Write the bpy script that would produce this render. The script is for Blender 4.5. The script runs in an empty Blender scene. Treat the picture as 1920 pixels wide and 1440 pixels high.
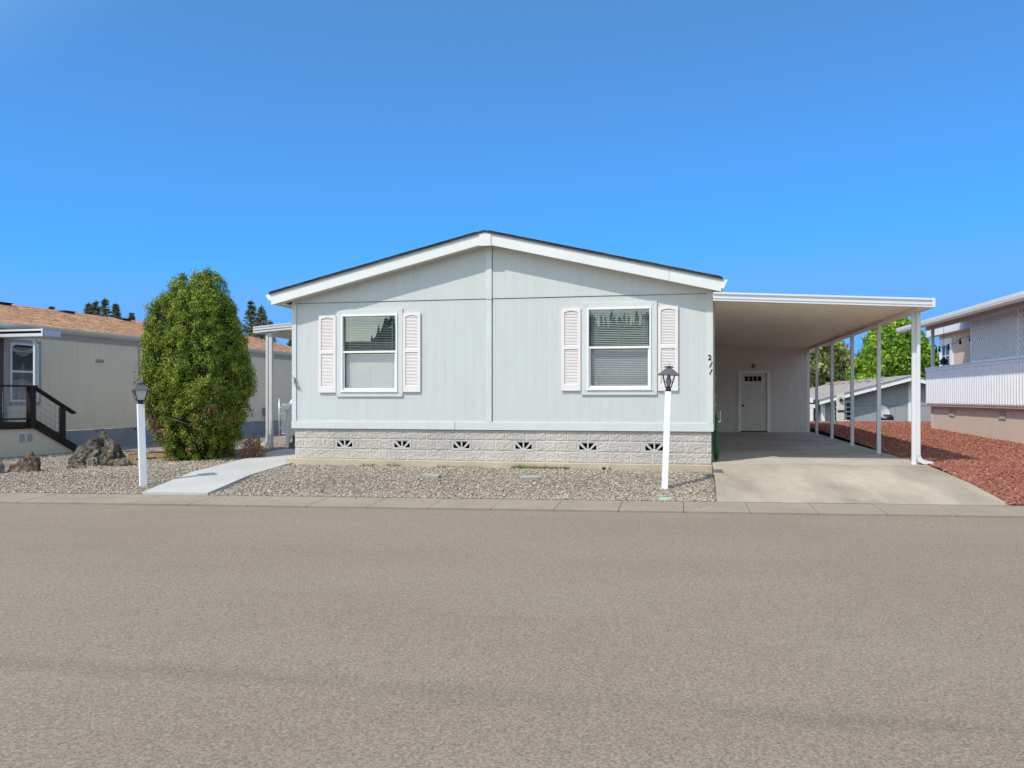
import bpy, math, random
import numpy as np
from mathutils import Vector, Matrix, noise as mnoise

R_ = math.radians
random.seed(7); rng = np.random.default_rng(11)
S = bpy.context.scene
COL = S.collection

# ------------------------------------------------------------------ camera, sky, sun, exposure
CAMZ = 1.6; FPX = 1528.0
cd = bpy.data.cameras.new('camera'); cam = bpy.data.objects.new('camera', cd); COL.objects.link(cam)
cam.location = (0, 0, CAMZ); cam.rotation_euler = (R_(90), 0, 0)
cd.sensor_width = 36; cd.lens = FPX/1920*36; cd.shift_y = 26/1920
cd.clip_start = .05; cd.clip_end = 3000
S.camera = cam

LDIR = Vector((.905, .836, -1.59)).normalized()
SUN_EL = math.asin(-LDIR.z); SUN_AZ = math.atan2(-LDIR.x, -LDIR.y)
w = bpy.data.worlds.new('World'); S.world = w; w.use_nodes = True
nt = w.node_tree; nt.nodes.clear()
sky = nt.nodes.new('ShaderNodeTexSky'); sky.sky_type = 'NISHITA'; sky.sun_disc = False
sky.sun_elevation = SUN_EL; sky.sun_rotation = SUN_AZ
sky.air_density = 1.0; sky.dust_density = 0.0; sky.ozone_density = 3.0; sky.altitude = 0
SKY_S = 0.15; EXPO = 0.75; SE = SKY_S*2**EXPO
bg = nt.nodes.new('ShaderNodeBackground'); bg.inputs['Strength'].default_value = SKY_S
ow = nt.nodes.new('ShaderNodeOutputWorld')
# grade of the clear sky: deep blue away from the sun, paler on the sun's side
def wm(op, a, b=None):
    m = nt.nodes.new('ShaderNodeMath'); m.operation = op
    for i, v in enumerate((a, b)):
        if v is None: continue
        if hasattr(v, 'links'): nt.links.new(v, m.inputs[i])
        else: m.inputs[i].default_value = v
    return m.outputs[0]
sp_ = nt.nodes.new('ShaderNodeSeparateColor'); nt.links.new(sky.outputs[0], sp_.inputs[0])
gr = wm('MULTIPLY', wm('POWER', wm('DIVIDE', sp_.outputs[0], 2.0), .05), .094/SE)
gr = wm('ADD', gr, wm('MINIMUM', wm('MULTIPLY', wm('MAXIMUM', wm('SUBTRACT', sp_.outputs[0], 2.6), 0.0), .058/SE), .055/SE))
gg = wm('MINIMUM', wm('MULTIPLY', wm('POWER', wm('DIVIDE', sp_.outputs[1], 2.127), .58), .305/SE), .462/SE)
gb = wm('MINIMUM', wm('MULTIPLY', sp_.outputs[2], 1.27*.15/SE), 1.02/SE)
cc_ = nt.nodes.new('ShaderNodeCombineColor')
for i, v in enumerate((gr, gg, gb)): nt.links.new(v, cc_.inputs[i])
tcw = nt.nodes.new('ShaderNodeTexCoord'); vm = nt.nodes.new('ShaderNodeVectorMath'); vm.operation = 'DOT_PRODUCT'
nt.links.new(tcw.outputs['Generated'], vm.inputs[0]); vm.inputs[1].default_value = tuple(-LDIR)
mr = nt.nodes.new('ShaderNodeMapRange'); mr.inputs['From Min'].default_value = .12; mr.inputs['From Max'].default_value = .5; mr.interpolation_type = 'SMOOTHSTEP'
nt.links.new(vm.outputs['Value'], mr.inputs[0])
pale = nt.nodes.new('ShaderNodeMix'); pale.data_type = 'RGBA'; pale.blend_type = 'MULTIPLY'; pale.inputs[0].default_value = 1
nt.links.new(sky.outputs[0], pale.inputs[6]); pale.inputs[7].default_value = (1.75, 1.42, 1.08, 1)
mx_ = nt.nodes.new('ShaderNodeMix'); mx_.data_type = 'RGBA'
nt.links.new(mr.outputs[0], mx_.inputs[0]); nt.links.new(cc_.outputs[0], mx_.inputs[6]); nt.links.new(pale.outputs[2], mx_.inputs[7])
nt.links.new(mx_.outputs[2], bg.inputs[0]); nt.links.new(bg.outputs[0], ow.inputs[0])
sl = bpy.data.lights.new('sun', 'SUN'); sl.energy = 2.3; sl.angle = R_(.5); sl.color = (1, .93, .82)
so = bpy.data.objects.new('sun', sl); COL.objects.link(so)
so.rotation_euler = LDIR.to_track_quat('-Z', 'Y').to_euler(); so.location = (-20, -20, 30)
S.view_settings.view_transform = 'Standard'; S.view_settings.look = 'None'
S.view_settings.exposure = EXPO; S.view_settings.gamma = 1.0
S.render.engine = 'CYCLES'

# ------------------------------------------------------------------ helpers
def tag(o, label=None, cat=None, group=None, kind=None):
    if label: o['label'] = label
    if cat: o['category'] = cat
    if group: o['group'] = group
    if kind: o['kind'] = kind
    return o

def empty(name, loc=(0, 0, 0), rz=0, label=None, cat=None, group=None):
    o = bpy.data.objects.new(name, None); COL.objects.link(o)
    o.location = loc; o.rotation_euler = (0, 0, rz); o.empty_display_size = .3
    return tag(o, label, cat, group)

class MB:
    def __init__(s): s.v = []; s.f = []; s.m = []; s.sm = []
    def add(s, vs, fs, m=0, smooth=False, M=None):
        b = len(s.v)
        for p in vs:
            if M is not None: p = tuple(M @ Vector(p))
            s.v.append(tuple(p))
        for f in fs:
            s.f.append(tuple(i+b for i in f)); s.m.append(m); s.sm.append(smooth)
        return s
    def box(s, x0, x1, y0, y1, z0, z1, m=0, M=None):
        if x0 > x1: x0, x1 = x1, x0
        if y0 > y1: y0, y1 = y1, y0
        if z0 > z1: z0, z1 = z1, z0
        vs = [(x0,y0,z0),(x1,y0,z0),(x1,y1,z0),(x0,y1,z0),(x0,y0,z1),(x1,y0,z1),(x1,y1,z1),(x0,y1,z1)]
        return s.add(vs, [(0,3,2,1),(4,5,6,7),(0,1,5,4),(1,2,6,5),(2,3,7,6),(3,0,4,7)], m, False, M)
    def prism(s, poly, a0, a1, axis='y', m=0, M=None):
        """poly given in (x,z) for axis y, (x,y) for axis z, (y,z) for axis x; extruded a0..a1"""
        n = len(poly); ar = sum(poly[i][0]*poly[(i+1) % n][1]-poly[(i+1) % n][0]*poly[i][1] for i in range(n))
        if ar < 0: poly = poly[::-1]
        def P(p, a):
            if axis == 'y': return (p[0], a, p[1])
            if axis == 'z': return (p[0], p[1], a)
            return (a, p[0], p[1])
        if a0 > a1: a0, a1 = a1, a0
        vs = [P(p, a0) for p in poly]+[P(p, a1) for p in poly]
        fl = axis != 'y'
        fs = [tuple(range(n))[::-1], tuple(range(n, 2*n))]+[(i, (i+1) % n, (i+1) % n+n, i+n) for i in range(n)]
        if not fl: fs = [f[::-1] for f in fs]
        return s.add(vs, fs, m, False, M)
    def bar(s, p, q, wx, wy, m=0, up=(0, 0, 1)):
        p = Vector(p); q = Vector(q); d = (q-p); L = d.length; d.normalize()
        u = Vector(up)
        if abs(d.dot(u)) > .99: u = Vector((0, 1, 0))
        x = d.cross(u).normalized(); y = x.cross(d).normalized()
        M = Matrix(((x.x, y.x, d.x, p.x), (x.y, y.y, d.y, p.y), (x.z, y.z, d.z, p.z), (0, 0, 0, 1)))
        return s.box(-wx/2, wx/2, -wy/2, wy/2, 0, L, m, M)
    def tube(s, pts, r, n=8, m=0, smooth=True, caps=True, flat=1.0):
        pts = [Vector(p) for p in pts]; k = len(pts)
        rs = r if isinstance(r, (list, tuple)) else [r]*k
        b = len(s.v); px = None
        for i, p in enumerate(pts):
            d = (pts[min(i+1, k-1)]-pts[max(i-1, 0)]).normalized()
            if px is None:
                a = Vector((0, 0, 1)) if abs(d.z) < .9 else Vector((0, 1, 0))
                px = d.cross(a).normalized()
            px = (px-d*px.dot(d)).normalized(); py = d.cross(px)
            for j in range(n):
                t = 2*math.pi*j/n
                s.v.append(tuple(p+px*math.cos(t)*rs[i]+py*math.sin(t)*rs[i]*flat))
        for i in range(k-1):
            for j in range(n):
                s.f.append((b+i*n+j, b+i*n+(j+1) % n, b+(i+1)*n+(j+1) % n, b+(i+1)*n+j)); s.m.append(m); s.sm.append(smooth)
        if caps:
            s.f.append(tuple(b+j for j in range(n))[::-1]); s.m.append(m); s.sm.append(False)
            s.f.append(tuple(b+(k-1)*n+j for j in range(n))); s.m.append(m); s.sm.append(False)
        return s
    def lathe(s, prof, n=12, c=(0, 0), m=0, smooth=True, ph=0):
        b = len(s.v)
        for r, z in prof:
            for j in range(n):
                t = 2*math.pi*j/n+ph
                s.v.append((c[0]+r*math.cos(t), c[1]+r*math.sin(t), z))
        for i in range(len(prof)-1):
            for j in range(n):
                s.f.append((b+i*n+j, b+i*n+(j+1) % n, b+(i+1)*n+(j+1) % n, b+(i+1)*n+j)); s.m.append(m); s.sm.append(smooth)
        s.f.append(tuple(b+j for j in range(n))[::-1]); s.m.append(m); s.sm.append(False)
        e = b+(len(prof)-1)*n
        s.f.append(tuple(e+j for j in range(n))); s.m.append(m); s.sm.append(False)
        return s
    def build(s, name, mats, parent=None, bevel=0, **kw):
        me = bpy.data.meshes.new(name); me.from_pydata(s.v, [], s.f)
        if not isinstance(mats, (list, tuple)): mats = [mats]
        for q in mats: me.materials.append(q)
        me.polygons.foreach_set('material_index', s.m); me.polygons.foreach_set('use_smooth', s.sm)
        me.update()
        o = bpy.data.objects.new(name, me); COL.objects.link(o)
        if parent: o.parent = parent
        if bevel:
            md = o.modifiers.new('bevel', 'BEVEL'); md.width = bevel; md.segments = 1; md.limit_method = 'ANGLE'; md.angle_limit = R_(50)
        return tag(o, **kw)

def np_mesh(name, V, F, mat, parent=None, smooth=False, **kw):
    """V (n,3) floats, F (m,k) ints"""
    V = np.asarray(V, dtype=np.float32); F = np.asarray(F, dtype=np.int32)
    me = bpy.data.meshes.new(name); k = F.shape[1]
    me.vertices.add(len(V)); me.vertices.foreach_set('co', V.ravel())
    me.loops.add(F.size); me.loops.foreach_set('vertex_index', F.ravel())
    me.polygons.add(len(F)); me.polygons.foreach_set('loop_start', np.arange(0, F.size, k, dtype=np.int32))
    me.polygons.foreach_set('loop_total', np.full(len(F), k, dtype=np.int32))
    me.polygons.foreach_set('use_smooth', np.full(len(F), smooth))
    me.materials.append(mat); me.update(calc_edges=True); me.validate()
    o = bpy.data.objects.new(name, me); COL.objects.link(o)
    if parent: o.parent = parent
    return tag(o, **kw)

def rand_rot(N, tilt=None):
    """N random rotation matrices; tilt limits how far z leans"""
    if tilt is None:
        q = rng.normal(size=(N, 4)); q /= np.linalg.norm(q, axis=1)[:, None]
    else:
        az = rng.uniform(0, 2*np.pi, N); t = rng.uniform(0, tilt, N)/2; ph = rng.uniform(0, 2*np.pi, N)
        q1 = np.stack([np.cos(t), np.sin(t)*np.cos(ph), np.sin(t)*np.sin(ph), 0*t], 1)
        q2 = np.stack([np.cos(az/2), 0*az, 0*az, np.sin(az/2)], 1)
        a, b, c, d = q1.T; e, f, g, h = q2.T
        q = np.stack([a*e-b*f-c*g-d*h, a*f+b*e+c*h-d*g, a*g-b*h+c*e+d*f, a*h+b*g-c*f+d*e], 1)
    w_, x, y, z = q.T
    return np.stack([np.stack([1-2*(y*y+z*z), 2*(x*y-z*w_), 2*(x*z+y*w_)], 1),
                     np.stack([2*(x*y+z*w_), 1-2*(x*x+z*z), 2*(y*z-x*w_)], 1),
                     np.stack([2*(x*z-y*w_), 2*(y*z+x*w_), 1-2*(x*x+y*y)], 1)], 1)

def scatter_mesh(tv, tf, P, scale, rot, jitter=0.0):
    N = len(P); tv = np.asarray(tv, float); tf = np.asarray(tf, int)
    V = tv[None]*scale[:, None, :]
    if jitter: V = V*(1+rng.uniform(-jitter, jitter, (N, len(tv), 1)))
    V = np.einsum('nij,nkj->nki', rot, V)+P[:, None, :]
    F = tf[None]+(np.arange(N)*len(tv))[:, None, None]
    return V.reshape(-1, 3), F.reshape(-1, tf.shape[1])

OCTV = [(1,0,0),(-1,0,0),(0,1,0),(0,-1,0),(0,0,1),(0,0,-1)]
OCTF = [(0,2,4),(2,1,4),(1,3,4),(3,0,4),(2,0,5),(1,2,5),(3,1,5),(0,3,5)]
BOXV = [(-1,-1,-1),(1,-1,-1),(1,1,-1),(-1,1,-1),(-1,-1,1),(1,-1,1),(1,1,1),(-1,1,1)]
BOXF = [(0,3,2,1),(4,5,6,7),(0,1,5,4),(1,2,6,5),(2,3,7,6),(3,0,4,7)]

# ------------------------------------------------------------------ materials
def base_mat(name, rough=.7, spec=.3):
    m = bpy.data.materials.new(name); m.use_nodes = True
    b = m.node_tree.nodes['Principled BSDF']; b.inputs['Roughness'].default_value = rough
    b.inputs['Specular IOR Level'].default_value = spec
    return m, m.node_tree, b

def N(t, typ, **kw):
    n = t.nodes.new(typ)
    for k, v in kw.items():
        if k.startswith('_'): setattr(n, k[1:], v)
        else: n.inputs[k.replace('__', ' ')].default_value = v
    return n

def coords(t, scale=(1, 1, 1), rot=(0, 0, 0), kind='Object'):
    tc = N(t, 'ShaderNodeTexCoord'); mp = N(t, 'ShaderNodeMapping')
    mp.inputs['Scale'].default_value = scale; mp.inputs['Rotation'].default_value = rot
    t.links.new(tc.outputs[kind], mp.inputs[0]); return mp.outputs[0]

def ramp(t, src, p0, c0, p1, c1):
    r = N(t, 'ShaderNodeValToRGB'); e = r.color_ramp.elements
    e[0].position = p0; e[0].color = (*c0, 1); e[1].position = p1; e[1].color = (*c1, 1)
    t.links.new(src, r.inputs[0]); return r.outputs[0]

def mix(t, fac, a, b, mode='MIX'):
    m = N(t, 'ShaderNodeMix'); m.data_type = 'RGBA'; m.blend_type = mode
    for sock, val in ((m.inputs[0], fac), (m.inputs[6], a), (m.inputs[7], b)):
        if hasattr(val, 'links'): t.links.new(val, sock)
        elif isinstance(val, (tuple, list)): sock.default_value = (*val, 1)
        else: sock.default_value = val
    return m.outputs[2]

def math_(t, op, a, b=None, c=None):
    m = N(t, 'ShaderNodeMath'); m.operation = op
    for i, v in enumerate((a, b, c)):
        if v is None: continue
        if hasattr(v, 'links'): t.links.new(v, m.inputs[i])
        else: m.inputs[i].default_value = v
    return m.outputs[0]

def bump(t, b, h, strength=.3, dist=.01, prev=None):
    n = N(t, 'ShaderNodeBump', Strength=strength, Distance=dist); t.links.new(h, n.inputs['Height'])
    if prev is not None: t.links.new(prev, n.inputs['Normal'])
    t.links.new(n.outputs[0], b.inputs['Normal']); return n.outputs[0]

def plain(name, c, rough=.6, var=.08, scale=3.0, bs=0, bscale=60, spec=.3, metal=0, stretch=(1, 1, 1)):
    """paint-like surface: colour with faint large mottling, optional fine bump"""
    m, t, b = base_mat(name, rough, spec); b.inputs['Metallic'].default_value = metal
    co = coords(t, stretch)
    n1 = N(t, 'ShaderNodeTexNoise', Scale=scale, Detail=5.0, Roughness=.6); t.links.new(co, n1.inputs[0])
    lo = tuple(x*(1-var) for x in c); hi = tuple(min(1, x*(1+var)) for x in c)
    t.links.new(ramp(t, n1.outputs[0], .3, lo, .7, hi), b.inputs['Base Color'])
    if bs:
        n2 = N(t, 'ShaderNodeTexNoise', Scale=bscale, Detail=3.0); t.links.new(co, n2.inputs[0])
        bump(t, b, n2.outputs[0], bs, .01)
    return m

def grooved(name, c, period=.203, rough=.6, axis=0, stain=None, seam=1.22, var=.05, tex=.15, gdark=.82, gb=.5):
    """vertical grooved panel siding; grooves along the given object axis are relief plus shade darkened into the colour"""
    m, t, b = base_mat(name, rough, .25)
    tc = N(t, 'ShaderNodeTexCoord'); sx = N(t, 'ShaderNodeSeparateXYZ'); t.links.new(tc.outputs['Object'], sx.inputs[0])
    x = sx.outputs[axis]
    def groove(per, wdt, off=0.0):
        f = math_(t, 'FRACT', math_(t, 'MULTIPLY', math_(t, 'ADD', x, 100+off), 1/per))
        d = math_(t, 'ABSOLUTE', math_(t, 'SUBTRACT', f, .5))
        return math_(t, 'SMOOTH_MIN', math_(t, 'MULTIPLY', d, per/wdt), 1.0, .1)
    g1 = groove(period, .012); g2 = groove(seam, .012, .3)
    h = math_(t, 'MULTIPLY', g1, g2)
    co = coords(t, (1, 1, .12))
    n1 = N(t, 'ShaderNodeTexNoise', Scale=8.0, Detail=6.0, Roughness=.65); t.links.new(co, n1.inputs[0])
    lo = tuple(v*(1-var) for v in c); hi = tuple(min(1, v*(1+var)) for v in c)
    colr = ramp(t, n1.outputs[0], .3, lo, .7, hi)
    if stain:
        n3 = N(t, 'ShaderNodeTexNoise', Scale=1.7, Detail=2.0); t.links.new(coords(t), n3.inputs[0])
        f3 = ramp(t, n3.outputs[0], .60, (0, 0, 0), .72, (.55, .55, .55))
        colr = mix(t, f3, colr, stain)
    colr = mix(t, 1.0, colr, ramp(t, h, 0.0, (gdark,)*3, .6, (1, 1, 1)), 'MULTIPLY')  # groove shade put into the siding colour; dark seam lines on the carport pan
    t.links.new(colr, b.inputs['Base Color'])
    n2 = N(t, 'ShaderNodeTexNoise', Scale=60.0, Detail=4.0); t.links.new(co, n2.inputs[0])
    pv = bump(t, b, n2.outputs[0], tex, .004)
    bump(t, b, h, gb, .008, pv)
    return m

def concrete(name, c, rough=.85, var=.18, stretch=(1, 1, 1), speck=.5):
    m, t, b = base_mat(name, rough, .2); co = coords(t, stretch)
    n1 = N(t, 'ShaderNodeTexNoise', Scale=.9, Detail=8.0, Roughness=.62); t.links.new(co, n1.inputs[0])
    lo = tuple(v*(1-var) for v in c); hi = tuple(min(1, v*(1+var)) for v in c)
    c1 = ramp(t, n1.outputs[0], .32, lo, .68, hi)
    n2 = N(t, 'ShaderNodeTexNoise', Scale=90.0, Detail=4.0, Roughness=.7); t.links.new(coords(t), n2.inputs[0])
    c2 = mix(t, speck, c1, ramp(t, n2.outputs[0], .35, (.6, .6, .6), .65, (1.25, 1.25, 1.25)), 'MULTIPLY')
    t.links.new(c2, b.inputs['Base Color']); bump(t, b, n2.outputs[0], .35, .006)
    return m

def island(name, cols, rough=.8, spec=.2, trans=0.0, nscale=0):
    """colour picked per loose piece (each stone / leaf / flake has its own colour)"""
    m, t, b = base_mat(name, rough, spec)
    g = N(t, 'ShaderNodeNewGeometry'); r = N(t, 'ShaderNodeValToRGB'); r.color_ramp.interpolation = 'LINEAR'
    e = r.color_ramp.elements
    while len(e) < len(cols): e.new(.5)
    for i, cc in enumerate(cols): e[i].position = i/(len(cols)-1); e[i].color = (*cc, 1)
    t.links.new(g.outputs['Random Per Island'], r.inputs[0]); out = r.outputs[0]
    if nscale:
        n1 = N(t, 'ShaderNodeTexNoise', Scale=nscale, Detail=3.0); t.links.new(coords(t), n1.inputs[0])
        out = mix(t, 1.0, out, ramp(t, n1.outputs[0], .36, (.5, .62, .55), .64, (1.7, 1.5, 1.25)), 'MULTIPLY')
    t.links.new(out, b.inputs['Base Color'])
    if trans:
        tr = N(t, 'ShaderNodeBsdfTranslucent'); t.links.new(out, tr.inputs[0])
        ms = N(t, 'ShaderNodeMixShader', Fac=trans); o = t.nodes['Material Output']
        t.links.new(b.outputs[0], ms.inputs[1]); t.links.new(tr.outputs[0], ms.inputs[2]); t.links.new(ms.outputs[0], o.inputs[0])
    return m

def shingle(name, c, var=.3, sc=1.0, rot=(0, 0, 0)):
    m, t, b = base_mat(name, .95, .1); co = coords(t, (sc, sc, sc), rot)
    br = N(t, 'ShaderNodeTexBrick', Scale=1.0); t.links.new(co, br.inputs[0])
    br.inputs['Brick Width'].default_value = .33; br.inputs['Row Height'].default_value = .14; br.inputs['Mortar Size'].default_value = .006
    br.inputs['Color1'].default_value = (*[v*(1-var) for v in c], 1); br.inputs['Color2'].default_value = (*[v*(1+var) for v in c], 1)
    br.inputs['Mortar'].default_value = (*[v*.5 for v in c], 1)
    n1 = N(t, 'ShaderNodeTexNoise', Scale=3.0, Detail=4.0); t.links.new(coords(t), n1.inputs[0])
    n2 = N(t, 'ShaderNodeTexNoise', Scale=120.0, Detail=2.0); t.links.new(coords(t), n2.inputs[0])
    c1 = mix(t, .7, br.outputs[0], ramp(t, n1.outputs[0], .3, (.75, .75, .75), .7, (1.25, 1.2, 1.15)), 'MULTIPLY')
    c2 = mix(t, .5, c1, ramp(t, n2.outputs[0], .3, (.6, .6, .6), .7, (1.4, 1.4, 1.4)), 'MULTIPLY')
    t.links.new(c2, b.inputs['Base Color']); bump(t, b, br.outputs['Fac'], .4, -.01)
    return m

def glass_mat(name, tint=(.85, .9, .88), refl=.25):
    m = bpy.data.materials.new(name); m.use_nodes = True; t = m.node_tree; t.nodes.clear()
    o = N(t, 'ShaderNodeOutputMaterial'); tr = N(t, 'ShaderNodeBsdfTransparent'); tr.inputs[0].default_value = (*tint, 1)
    gl = N(t, 'ShaderNodeBsdfGlossy', Roughness=.01); gl.inputs[0].default_value = (.95, .97, 1, 1)
    n1 = N(t, 'ShaderNodeTexNoise', Scale=1.3, Detail=1.0); t.links.new(coords(t), n1.inputs[0])
    bp = N(t, 'ShaderNodeBump', Strength=.05, Distance=.02); t.links.new(n1.outputs[0], bp.inputs['Height']); t.links.new(bp.outputs[0], gl.inputs['Normal'])
    lw = N(t, 'ShaderNodeLayerWeight', Blend=.35)
    f = math_(t, 'ADD', math_(t, 'MULTIPLY', lw.outputs['Fresnel'], .6), refl)
    ms = N(t, 'ShaderNodeMixShader'); t.links.new(f, ms.inputs[0]); t.links.new(tr.outputs[0], ms.inputs[1]); t.links.new(gl.outputs[0], ms.inputs[2])
    t.links.new(ms.outputs[0], o.inputs[0]); return m

def asphalt():
    m, t, b = base_mat('asphalt', .9, .25)
    tc = N(t, 'ShaderNodeTexCoord'); sx = N(t, 'ShaderNodeSeparateXYZ'); t.links.new(tc.outputs['Object'], sx.inputs[0])
    co = coords(t)
    big = N(t, 'ShaderNodeTexNoise', Scale=.55, Detail=5.0, Roughness=.55); t.links.new(coords(t, (.45, 1, 1), (0, 0, R_(6))), big.inputs[0])
    c1 = ramp(t, big.outputs[0], .3, (.245, .196, .147), .7, (.278, .226, .172))
    fine = N(t, 'ShaderNodeTexNoise', Scale=48.0, Detail=8.0, Roughness=1.0); t.links.new(co, fine.inputs[0])
    c2 = mix(t, .9, c1, ramp(t, fine.outputs[0], .36, (.42, .42, .42), .62, (1.5, 1.5, 1.5)), 'MULTIPLY')
    v1 = N(t, 'ShaderNodeTexVoronoi', Scale=95.0); t.links.new(co, v1.inputs[0])
    c2 = mix(t, 1.0, c2, ramp(t, N_sep(t, v1.outputs['Color']), .0, (.74, .74, .74), 1.0, (1.24, 1.24, 1.24)), 'MULTIPLY')
    v2 = N(t, 'ShaderNodeTexVoronoi', Scale=42.0); t.links.new(co, v2.inputs[0])
    pitm = math_(t, 'MULTIPLY', math_(t, 'GREATER_THAN', N_sep(t, v2.outputs['Color']), .86), N_sep(t, ramp(t, v2.outputs['Distance'], .25, (1, 1, 1), .45, (0, 0, 0))))
    c2 = mix(t, math_(t, 'MULTIPLY', pitm, .42), c2, (.10, .085, .07))
    vo = N(t, 'ShaderNodeTexVoronoi', Scale=26.0); t.links.new(co, vo.inputs[0])
    sp = ramp(t, vo.outputs['Distance'], .02, (1, 1, 1), .06, (0, 0, 0))
    rnd = math_(t, 'GREATER_THAN', N_sep(t, vo.outputs['Color']), .93)
    c3 = mix(t, math_(t, 'MULTIPLY', sp, rnd), c2, (.55, .5, .43))
    rnd2 = math_(t, 'LESS_THAN', N_sep(t, vo.outputs['Color']), .05)
    c3 = mix(t, math_(t, 'MULTIPLY', sp, rnd2), c3, (.04, .035, .03))
    wob = N(t, 'ShaderNodeTexNoise', Scale=1.1, Detail=4.0); t.links.new(co, wob.inputs[0])
    coarse = N(t, 'ShaderNodeTexNoise', Scale=45.0, Detail=4.0, Roughness=.8); t.links.new(co, coarse.inputs[0])
    pit = ramp(t, coarse.outputs[0], .42, (1, 1, 1), .56, (0, 0, 0))
    lmn = N(t, 'ShaderNodeTexNoise', Scale=.8, Detail=3.0); t.links.new(co, lmn.inputs[0]); lm = N_sep(t, ramp(t, lmn.outputs[0], .38, (.15, .15, .15), .6, (1, 1, 1)))
    out = c3
    for kx, cc, wd, st in ((.19, 4.37, .17, .48), (.135, 7.82, .03, .16), (.18, 5.93, .03, .2)):
        d = math_(t, 'ADD', math_(t, 'ADD', sx.outputs[1], math_(t, 'MULTIPLY', sx.outputs[0], kx)), -cc)
        d = math_(t, 'ADD', d, math_(t, 'MULTIPLY', math_(t, 'SUBTRACT', wob.outputs[0], .5), wd*3.0))
        f = math_(t, 'SUBTRACT', 1.0, math_(t, 'MINIMUM', math_(t, 'DIVIDE', math_(t, 'ABSOLUTE', d), wd), 1.0))
        f = math_(t, 'MULTIPLY', math_(t, 'MULTIPLY', f, math_(t, 'MULTIPLY', lm, st)), math_(t, 'ADD', math_(t, 'MULTIPLY', N_sep(t, pit), 1.1), .12))
        out = mix(t, f, out, (.115, .092, .066))
    t.links.new(out, b.inputs['Base Color'])
    pv = bump(t, b, fine.outputs[0], .22, .005)
    bump(t, b, coarse.outputs[0], .10, .006, pv)
    return m

def N_sep(t, c):
    s = N(t, 'ShaderNodeSeparateColor'); t.links.new(c, s.inputs[0]); return s.outputs[0]

def block_mat():
    m = concrete('split_face_block', (.50, .455, .41), .95, .12); t = m.node_tree; b = t.nodes['Principled BSDF']
    old = b.inputs['Base Color'].links[0].from_socket
    tc = N(t, 'ShaderNodeTexCoord'); sx = N(t, 'ShaderNodeSeparateXYZ'); t.links.new(tc.outputs['Object'], sx.inputs[0])
    row = math_(t, 'FLOOR', math_(t, 'DIVIDE', math_(t, 'SUBTRACT', sx.outputs[2], .365), .2055))
    off = math_(t, 'MULTIPLY', math_(t, 'MODULO', row, 2.0), .2)
    f = math_(t, 'FRACT', math_(t, 'DIVIDE', math_(t, 'ADD', math_(t, 'ADD', sx.outputs[0], 8.304), off), .4))
    msk = math_(t, 'LESS_THAN', math_(t, 'ABSOLUTE', math_(t, 'SUBTRACT', f, .01)), .018)
    n = N(t, 'ShaderNodeTexNoise', Scale=5.0); t.links.new(tc.outputs['Object'], n.inputs[0])
    msk = math_(t, 'MULTIPLY', msk, N_sep(t, ramp(t, n.outputs[0], .35, (.1, .1, .1), .6, (.8, .8, .8))))
    t.links.new(mix(t, msk, old, (.68, .65, .59)), b.inputs['Base Color']); return m

M = {}
M['siding'] = grooved('pale_blue_grey_siding', (.555, .57, .552), stain=(.60, .55, .49), gdark=.93, var=.03, gb=.25)
M['trim'] = plain('off_white_trim_paint', (.60, .62, .603), .5, .04, 2.5, .1, 90, stretch=(1, 1, 1))
M['fascia'] = plain('white_fascia_paint', (.72, .73, .705), .5, .04, 2.0, .08, 80)
M['vinyl'] = plain('white_vinyl', (.80, .78, .74), .35, .02, 2.0)
M['shutter'] = plain('warm_white_shutter', (.77, .71, .68), .5, .03, 3.0)
M['soffit'] = plain('cream_soffit', (.62, .58, .5), .7, .05, 3.0)
M['roof_dark'] = shingle('dark_shingle', (.05, .045, .042))
M['block'] = block_mat()
M['mortar'] = concrete('mortar', (.55, .53, .48), .95, .1)
M['vent_block'] = concrete('smooth_vent_block', (.55, .53, .50), .9, .06)
M['dark'] = plain('seam_and_shade_black', (.008, .007, .006), .9, .1)  # near-black that paints the shade inside openings, also seams and door panes
M['footing'] = concrete('tan_footing_concrete', (.52, .43, .31), .9, .16, (1, 1, 1))
M['glass'] = glass_mat('window_glass', (.66, .73, .71), .09)
M['glass_low'] = glass_mat('clear_window_glass', (.99, .99, .99), .015)
M['blind'] = plain('blind_slat', (.88, .86, .82), .5, .03, 3.0)
M['interior'] = plain('dim_room_interior', (.05, .05, .048), .9, .1)  # dimness of the room put into its dark colour
M['number'] = plain('black_number', (.012, .012, .014), .4, .1)
M['metal_white'] = plain('white_enamel_metal', (.66, .66, .675), .35, .02, 2.0, spec=.5)
M['pan'] = grooved('carport_pan_enamel', (.90, .86, .73), .30, .4, 1, gdark=.45, gb=.1, tex=.02, seam=50)
M['beam'] = plain('carport_beam_enamel', (.70, .66, .60), .4, .04, 2.0)
M['shed'] = grooved('shed_siding', (.74, .70, .64), .203, gdark=.9, gb=.25)
M['shed_trim'] = plain('shed_trim', (.80, .78, .76), .6, .04)
M['door_paint'] = plain('greyish_door_paint', (.78, .74, .66), .5, .05, 2.0)
M['brass'] = plain('brass', (.5, .36, .14), .3, .1, metal=1)
M['black_metal'] = plain('black_metal', (.018, .018, .02), .45, .15, spec=.4)
M['lamp_grey'] = plain('faded_dark_grey_metal', (.10, .10, .105), .6, .15)
M['frosted'] = plain('frosted_glass', (.55, .56, .55), .3, .03, spec=.5)
M['smoky'] = plain('smoky_bulb_glass', (.26, .25, .28), .25, .05, spec=.6)
M['post_white'] = plain('white_post_paint', (.86, .85, .84), .5, .03, 4.0, .05, 60)
M['asphalt'] = asphalt()
M['kerb'] = concrete('kerb_concrete', (.32, .27, .20), .9, .12)
M['drive'] = concrete('driveway_concrete', (.385, .332, .255), .9, .30, (1, .45, 1))
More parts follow.
